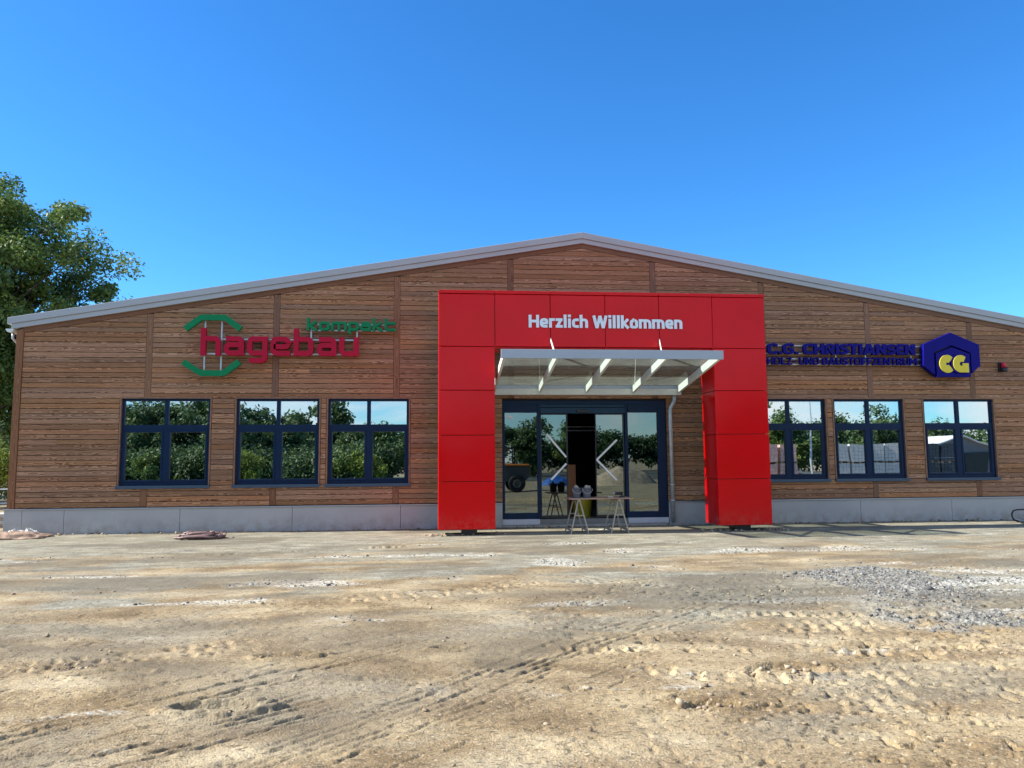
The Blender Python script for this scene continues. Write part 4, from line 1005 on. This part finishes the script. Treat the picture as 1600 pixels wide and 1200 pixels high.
# ------------------------------------------------------------------ ground things by the wall
HOSE = M_simple('mauve_brown_rubber', (.20, .125, .115), .55, var=.3, scale=8)
m_ = MB()
for i in range(15):
    lv = i//4; zc_ = .028+lv*.032; x0, x1 = -5.50+rnd.uniform(-.05, .12)+.06*lv, -4.42-rnd.uniform(-.05, .15)-.09*lv; yc = -1.42+rnd.uniform(-.16, .16); ry = rnd.uniform(.10, .24)-.02*lv
    pp = []
    for k_ in range(37):
        a = 2*math.pi*k_/36; c_, s_ = math.cos(a), math.sin(a)
        xx = (x0+x1)/2+(x1-x0)/2*math.copysign(abs(c_)**.6, c_); yy = yc+ry*math.copysign(abs(s_)**.8, s_)
        pp.append((xx, yy, gz(xx, yy)+zc_+.012*math.sin(a*3+i)))
    m_.tube(pp, .021, 8)
for k_ in range(3):
    xx = -5.2+k_*.33; pp = [(xx+.02*math.sin(a), -1.42+.27*math.cos(a), .075+.075*math.sin(a)) for a in [2*math.pi*i/16 for i in range(17)]]
    m_.tube(pp, .012, 6)
m_.build('hose_bundle', HOSE, smooth=True); tag(LAST[0], 'flat bundle of brown hoses tied together on the ground below the left windows', 'hose')
def sheet(name, cx_, cy_, lx, ly, hgt, seed, mat, label, cat):
    nx, ny = 90, 46; xs2 = np.linspace(-1, 1, nx); ys2 = np.linspace(-1, 1, ny); Xs, Ys = np.meshgrid(xs2, ys2)
    R_ = 1+.35*(fbm(np.arctan2(Ys, Xs)*1.5+9, Xs*0+seed, seed, 3)-.5)
    Xw = cx_+Xs*lx*(1-.12*Ys**2)*R_+.05*(fbm(Xs*3, Ys*3, seed+5, 3)-.5); Yw = cy_+Ys*ly*(1-.2*Xs**2)*R_
    ridge = 1-np.abs(fbm(Xs*2.2*lx**.5+seed, Ys*2.4, seed, 3)-.5)*2
    env = np.clip(1-Xs**2, 0, 1)**.4*np.clip(1-Ys**2, 0, 1)**.5
    Zw = ground_z(Xw, Yw)+.012+env*hgt*(np.clip(ridge-.55, 0, 1)*2.2)*(.4+.9*fbm(Xs*1.7, Ys*1.5, seed+9, 2))
    V_ = np.stack([Xw, Yw, Zw], -1).reshape(-1, 3); q = np.arange(ny-1)[:, None]*nx+np.arange(nx-1)[None, :]
    o = np_mesh(name, V_, np.stack([q, q+1, q+nx+1, q+nx], -1).reshape(-1, 4), mat, smooth=True)
    s_ = o.modifiers.new('thick', 'SOLIDIFY'); s_.thickness = .008
    return tag(o, label, cat)
sheet('crumpled_tarp', -9.45, -.62, 1.05, .38, .17, 11, M_simple('brown_fabric', (.30, .20, .14), .85, var=.6, scale=9), 'crumpled beige and brown tarp dropped at the left corner of the building', 'tarp')
sheet('white_sack', -9.15, -.42, .36, .17, .20, 17, M_simple('off_white_sack', (.62, .60, .55), .8, var=.1), 'pale empty sack lying on the crumpled tarp by the plinth corner', 'sack')

# plate compactor at the right edge (only its guard tube is in view)
pc = thing('plate_compactor', (14.6, -1.45, 0), 'plate compactor with black guard tube standing at the right edge by the plinth', 'compactor')
MB().prism([(13.98, .10), (14.10, .012), (15.0, .012), (15.12, .12), (15.10, .135), (14.98, .035), (14.12, .035), (14.0, .115)], -1.68, -1.22).build('base_plate', M_simple('pale_steel', (.55, .53, .48), .5), pc, bevel=.004)
MB().box(14.28, 14.85, -1.62, -1.28, .04, .20).build('exciter_housing', M_simple('off_white_paint', (.60, .60, .56), .4), pc, bevel=.03)
MB().box(14.40, 14.76, -1.60, -1.30, .205, .52).build('engine', BLACKM, pc, bevel=.04)
m_ = MB()
for y in (-1.66, -1.24):
    m_.tube([(14.3, y, .07), (14.02, y, .06), (13.92, y, .10), (13.87, y, .18), (13.87, y, .26), (13.92, y, .325), (14.02, y, .345), (14.9, y, .36), (14.98, y, .30), (14.98, y, .15)], .019, 10)
m_.build('guard_tube', BLACKM, pc, smooth=True)
MB().tube([(14.02, -1.66, .27), (14.02, -1.60, .27)], .03, 12).build('rubber_mount', RUBBER, pc)
MB().tube([(15.0, -1.6, .25), (15.5, -1.6, .9), (15.55, -1.45, .95), (15.5, -1.3, .9), (15.0, -1.3, .25)], .015, 8).build('handle', BLACKM, pc, smooth=True)

# ------------------------------------------------------------------ trees
def leaf_cloud(rs, centers, radii, per, size, flat=.75):
    n = len(centers)*per
    c = np.repeat(centers, per, 0); rr = np.repeat(radii, per)
    d = rs.randn(n, 3); d /= np.linalg.norm(d, axis=1)[:, None]
    q = rs.rand(n)**.45
    p = c+d*(q*rr)[:, None]*np.array([1, 1, flat])+rs.randn(n, 3)*.06
    nrm = d*.6+rs.randn(n, 3)*.7+np.array([0, 0, .55]); nrm /= np.linalg.norm(nrm, axis=1)[:, None]
    a = np.cross(nrm, rs.randn(n, 3)); a /= np.linalg.norm(a, axis=1)[:, None]; b = np.cross(nrm, a)
    s = size*rs.uniform(.6, 1.35, n)
    a = a*s[:, None]; b = b*(s*.55)[:, None]
    V_ = np.stack([p-a, p-b*.9, p+a, p+b], 1).reshape(-1, 3)
    F_ = np.arange(n*4).reshape(-1, 4)
    tone = np.clip(np.repeat(rs.rand(len(centers)), per)*.45+rs.rand(n)*.5+(rs.rand(n) < .04)*.4, 0, 1)
    return V_, F_, tone
def tree(name, x, y, h, crown_r, crown_c, ncl, per, size, seed, mat, label, cat='tree', group=None, trunk_r=.25, clr=(.8, 1.5), shell=.55, squash=1.0):
    rs = np.random.RandomState(seed)
    t = thing(name, (x, y, -.05), label, cat, group)
    d = rs.randn(ncl, 3); d /= np.linalg.norm(d, axis=1)[:, None]
    q = shell+(1-shell)*rs.rand(ncl); q[:ncl//4] *= rs.rand(ncl//4)
    wob = 1+.15*np.sin(d[:, 0]*3+seed)*np.cos(d[:, 2]*4+seed*2)+rs.uniform(-.12, .12, ncl)
    d = np.sign(d)*np.abs(d)**.8 if name == 'broadleaf_tree' else d
    C = np.array([0, 0, crown_c])+d*(q*wob)[:, None]*np.array(crown_r)
    C[:, 2] = np.maximum(C[:, 2], .5)
    R_ = rs.uniform(clr[0], clr[1], ncl)
    V_, F_, tone = leaf_cloud(rs, C, R_, per, size, .7)
    V_ = V_+np.array([x, y, 0])
    np_mesh('crown', V_, F_, mat, {'tone': ('FACE', 'FLOAT', tone)}, parent=t)
    m_ = MB(); tp = crown_c+crown_r[2]*.45
    stem = [Vector((x+.18*math.sin(i*1.1+seed)*i/4, y+.15*math.cos(i*1.3+seed)*i/4, -.3+(tp+.3)*i/7)) for i in range(8)]
    m_.tube(stem, [trunk_r*(1.25 if i == 0 else 1)*(1-.11*i) for i in range(8)], 9)
    for k_ in range(0, ncl, 1 if ncl < 60 else 2):
        e_ = Vector(C[k_])+Vector((x, y, 0)); zi = max(.8, min(tp*.95, e_.z*rs.uniform(.45, .8))); fi = (zi+.3)/(tp+.3)*7; i0 = min(6, int(fi)); s_ = stem[i0].lerp(stem[i0+1], fi-i0)
        mid = s_.lerp(e_, .5)+Vector((rs.randn()*.2, rs.randn()*.2, .35)); r1 = trunk_r*(.38-.03*i0)
        m_.tube([s_, s_.lerp(mid, .5)+Vector((0, 0, .08)), mid, mid.lerp(e_, .5), e_], [r1, r1*.8, r1*.6, r1*.35, r1*.12], 5, cap=False)
    m_.build('trunk', BARK, t, smooth=True)
    return t
tree('broadleaf_tree', -21.7, 19, 16.5, (5.9, 4.4, 6.5), 9.3, 380, 430, .095, 6, LEAF, 'large leafy green tree rising behind the left end of the store roof', trunk_r=.32, clr=(.45, 1.15), shell=.45)
tree('broadleaf_tree', -17.6, 22.5, 9.5, (3.0, 2.6, 3.2), 6.7, 90, 330, .10, 21, LEAF, 'smaller green tree filling the gap between the large tree and the store roof', trunk_r=.15, clr=(.5, 1.0))
tree('broadleaf_tree', -24.5, 24, 12, (4.5, 4, 5.5), 6.3, 70, 420, .13, 9, LEAFD, 'darker tree standing behind the large tree at the left edge', trunk_r=.25)
tree('shrub', -14.6, 8.6, 2.6, (1.1, 1.3, 1.1), 1.4, 26, 320, .05, 12, LEAFY, 'sunlit yellow green shrub past the left corner of the building', 'shrub', trunk_r=.05, clr=(.3, .55))
tree('shrub', -16.8, 12.6, 3, (1.6, 1.4, 1.5), 1.7, 26, 320, .06, 13, LEAFD, 'dark green shrub behind the yellow green one at the left edge', 'shrub', trunk_r=.06, clr=(.4, .7))
# metal rail and kerb stones beside the left corner
fn = thing('site_fence', (-13, 5.0, 0), 'low grey metal rail fence beyond the left corner of the building', 'fence')
for i in range(5): MB().box(-16+i*1.3-.02, -16+i*1.3+.02, 5, 5.04, -.06, .95).build('post', GALV, fn)
for z in (.9, .5): MB().tube([(-16.1, 5.02, z), (-10.7, 5.02, z)], .018, 8).build('rail', GALV, fn)
stx = thing('timber_stack', (-12.2, 3.4, 0), 'low stack of weathered boards beyond the left corner of the building', 'timber')
for i in range(4): MB().box(-13.6, -10.5-.12*i, 3.0+.05*i, 3.9, -.05+.09*i, .03+.09*i).build('board_layer', CONC if i % 2 else M_simple('grey_plank', (.25, .22, .18), .9, var=.3), stx)

# ------------------------------------------------------------------ behind the photographer: seen in the glass
tr_specs = [(-23, -47, 8.2), (-29, -50, 9.5), (-17.5, -46, 7.0), (-36, -49, 9), (-12.2, -49, 5.4), (-7.0, -54, 4.6), (-3.5, -41, 5.0)]
lab = ['tall dark tree across the yard mirrored in the leftmost window', 'very tall dark tree at the far left of the yard mirrored in the glass', 'mid height dark tree across the yard mirrored in the second window',
       'broad tree at the extreme left behind the yard', 'small round tree mirrored in the third window', 'low tree behind the yard left of the door reflection', 'slim tree mirrored at the third window edge']
for i, (x, y, h) in enumerate(tr_specs):
    tree('yard_tree', x, y, h, (3.2 if i < 4 else 2.3, 2.6, h*.47), h*.5, 46, 170, .17, 30+i, LEAFD, lab[i], 'tree', 'trees across the yard', .16, (.7, 1.25), .35)
tr2 = [(25.5, -45, 9.4), (33, -50, 6.6), (39.5, -47, 6.2), (5.5, -66, 7.0), (11, -70, 6.8), (17, -72, 7.0), (46, -52, 5.6)]
lab2 = ['tall dark tree behind the block pallets mirrored in the fifth window', 'medium tree behind the pallets mirrored in the sixth window', 'round tree behind the shed mirrored in the sixth window', 'distant tree mirrored in the left door leaf',
        'distant tree mirrored in the right door leaf', 'distant tree mirrored in the right fixed door pane', 'far right tree beyond the shed']
for i, (x, y, h) in enumerate(tr2):
    tree('yard_tree', x, y, h, (3.6 if i == 0 else 2.7, 2.6, h*.47), h*.51, 46, 170, .17, 50+i, LEAFD if i % 2 == 0 else LEAF, lab2[i], 'tree', 'trees across the yard', .17, (.7, 1.25), .35)
for i, (x, y) in enumerate(((-19.5, -37), (-13.3, -36), (-7.4, -37), (-25, -39), (-4.6, -36.5))):
    tree('yard_bush', x, y, 2.6, (1.5, 1.2, 1.3), 1.4, 24, 150, .10, 80+i, LEAFY if i in (1, 4) else LEAF, ['green', 'yellow green', 'pale green', 'broad green', 'small yellow green'][i]+' bush across the yard mirrored low in the left windows', 'bush', 'bushes across the yard', .05, (.4, .7))
m_ = MB(); m_.box(-80, -2.5, -70, -33.5, -.049, -.03); m_.build('grass_verge', M_simple('rough_grass', (.06, .085, .03), .95, var=.5, scale=3, bump=.5)); tag(LAST[0], kind='structure')
MB().box(-2, 90, -93, -46, -.049, -.032).build('asphalt_road', M_simple('dark_asphalt', (.05, .055, .05), .85, var=.2, scale=2)); tag(LAST[0], kind='structure')
def woodland(name, x0, x1, y, h, n, per, seed, label, lf=.26):
    rs = np.random.RandomState(seed); C = np.column_stack([rs.uniform(x0, x1, n), y+rs.uniform(-2, 2, n), rs.uniform(.2, 1, n)])
    C[:, 2] = C[:, 2]*h*(.65+.5*vn(C[:, 0]*.22+seed, C[:, 1]*0, seed))
    V_, F_, tone = leaf_cloud(rs, C, rs.uniform(1.0, 1.9, n), per, lf)
    o = np_mesh(name, V_, F_, LEAFD, {'tone': ('FACE', 'FLOAT', tone)}); tag(o, label, 'woodland', kind='stuff')
woodland('woodland', -75, -8, -57, 7.6, 560, 150, 3, 'dense belt of trees beyond the yard mirrored in the left windows')
woodland('hedge_belt', -48, -3.2, -42.5, 3.0, 300, 330, 6, 'low continuous hedge across the yard mirrored along the bottom of the left windows', .14)
woodland('tree_belt', 27, 62, -62, 5.6, 170, 170, 9, 'uneven row of trees behind the pallets and shed mirrored in the right windows', .2)
woodland('far_woodland', -10, 75, -95, 6.2, 420, 130, 4, 'low distant belt of trees mirrored in the doors and right windows')
BL = M_simple('grey_concrete_blocks', (.62, .60, .55), .9, var=.14, scale=6, stretch=(1, 1, 1)); BK = M_simple('pink_bricks', (.68, .42, .34), .9, var=.3, scale=8)
PAL = M_simple('pallet_wood', (.35, .25, .15), .9)
def pallet_stack(x, y, mat, label, lay=2, grp='palletised building blocks', s=1.15):
    t = thing('block_pallet', (x, y, 0), label, 'pallet of blocks', grp)
    z = -.05
    for l in range(lay):
        m_ = MB()
        for q in (-.5, 0, .5): m_.box(x+q-.06, x+q+.06, y-.5, y+.5, z, z+.10)
        for q in range(5): m_.box(x-.6, x+.6, y-.5+q*.225, y-.4+q*.225, z+.101, z+.125)
        m_.build('pallet', PAL, t); m_ = MB()
        for i in range(5):
            for j in range(5): m_.box(x-.58+i*.232, x-.58+i*.232+.216, y-.48, y+.48, z+.127+j*.24, z+.127+j*.24+.226)
        m_.build('block_layers', mat, t); z += .127+1.2
    return t
ps = pallet_stack(27.2, -31, BL, 'grey block pallets stacked two high, leftmost of the row mirrored in the fifth window')
names_ = ['second from the left', 'third from the left', 'fourth from the left', 'fifth from the left']
for i in range(4): dup(ps, (28.5+i*1.3, -31-.1*i, 0), .02*i, 'grey block pallets, %s of the row mirrored in the fifth window' % names_[i])
pb = pallet_stack(22.0, -30.5, BK, 'left one of the two pink brick pallet stacks mirrored in the fourth window', 2, 'palletised pink bricks')
dup(pb, (23.4, -30.6, 0), .03, 'right one of the two pink brick pallet stacks mirrored in the fourth window')
dk = pallet_stack(34.0, -31.5, M_simple('dark_wrapped_blocks', (.05, .06, .07), .5), 'dark wrapped pallets stacked two high mirrored in the sixth window', 2, 'dark wrapped pallets')
dup(dk, (35.3, -31.5, 0), .02, 'dark wrapped pallets stacked two high, nearer the white gabled shed')
sh = thing('gabled_shed', (40.5, -37, 0), 'white gabled shed with dark opening mirrored in the sixth window', 'shed')
MB().prism([(37.6, -.05), (43.4, -.05), (43.4, 2.3), (40.5, 3.2), (37.6, 2.3)], -41, -37).build('walls', M_simple('grey_shed_wall', (.20, .20, .21), .8), sh)
m_ = MB(); m_.prism([(37.2, 2.22), (40.5, 3.22), (43.8, 2.22), (43.8, 2.32), (40.5, 3.32), (37.2, 2.32)], -41.2, -36.7); m_.build('roof', M_simple('white_trim', (.75, .75, .73), .6), sh)
MB().box(40.9, 42.8, -36.99, -36.9, -.05, 2.0).build('door', BLACKM, sh)
MB().box(38.3, 39.7, -36.99, -36.9, -.05, 1.9).build('white_door', SWHITE, sh)
# wheel loader standing beside the photographer
wl = thing('wheel_loader', (4.2, -24, 0), 'compact orange and dark grey wheel loader mirrored in the left fixed pane of the entrance', 'loader')
LG = M_simple('dark_grey_machine', (.10, .095, .085), .5); OR = M_simple('machine_orange', (.65, .20, .02), .4)
MB().prism([(3.3, .55), (4.9, .55), (5.2, .9), (5.1, 1.35), (3.5, 1.35), (3.2, 1.0)], -25, -23.4).build('rear_body', LG, wl, bevel=.05)
MB().box(3.45, 5.12, -24.9, -23.37, 1.355, 1.47).build('engine_cover', OR, wl, bevel=.04)
MB().prism([(2.2, .5), (3.1, .5), (3.15, 1.1), (2.4, 1.0)], -24.8, -23.6).build('front_body', LG, wl, bevel=.04)
m_ = MB()
for x, y in ((3.2, -24.8), (3.2, -23.6), (4.3, -24.8), (4.3, -23.6)): m_.box(x-.03, x+.03, y-.03, y+.03, 1.475, 2.3)
m_.box(3.1, 4.4, -24.9, -23.5, 2.301, 2.38); m_.build('cab_frame', BLACKM, wl)
for x in (2.6, 4.4):
    for y in (-25.1, -23.3):
        MB().wheel((x, y, .42), .47, .34).build('tyre', RUBBER, wl); MB().wheel((x, y, .42), .24, .36).build('rim', LG, wl)
MB().bar((2.6, -24.2, .9), (1.5, -24.2, .4), .12, .16).build('lift_arm', OR, wl)
MB().prism([(.9, .0), (1.5, .0), (1.6, .5), (1.45, .55), (1.35, .12), (.9, .06)], -25, -23.4).build('bucket', LG, wl)
# earth mound and blue sheet across the yard
def mound(name, cx_, cy_, rx, ry, h, seed, mat, label, cat, kind=None):
    n = 60; a = np.linspace(-1, 1, n); Xs, Ys = np.meshgrid(a, a); R2 = np.clip(1-(Xs**2+Ys**2), 0, 1)
    Z = h*R2*(.8+.5*fbm(Xs*3+seed, Ys*3, seed, 4))-.06; q = np.arange(n-1)[:, None]*n+np.arange(n-1)[None, :]
    o = np_mesh(name, np.stack([cx_+Xs*rx, cy_+Ys*ry, Z], -1).reshape(-1, 3), np.stack([q, q+1, q+n+1, q+n], -1).reshape(-1, 4), mat, smooth=True)
    return tag(o, label, cat, kind=kind)
mound('earth_mound', 12.9, -34, 2.6, 1.8, 1.15, 4, M_simple('mound_soil', (.36, .28, .19), .95, var=.3, bump=.6), 'tan earth mound across the yard mirrored in the right door leaf', 'mound')
mound('blue_tarp_heap', 8.3, -33, 1.25, .8, .62, 8, M_simple('blue_tarp', (.02, .10, .36), .45), 'blue sheet over a low heap mirrored in the left door leaf', 'tarp')
lp = thing('lamp_post', (24.2, -43, 0), 'tall thin lamp post behind the pallets mirrored in the fifth window', 'lamp post')
MB().tube([(31.5, -43, -.05), (31.5, -43, 7.2), (31.0, -43, 7.35)], [.09, .05, .04], 10).build('pole', GALV, lp); MB().box(30.4, 31.0, -43.12, -42.88, 7.3, 7.4).build('lamp_head', GALV, lp, bevel=.02)
print('objects', len(bpy.data.objects))
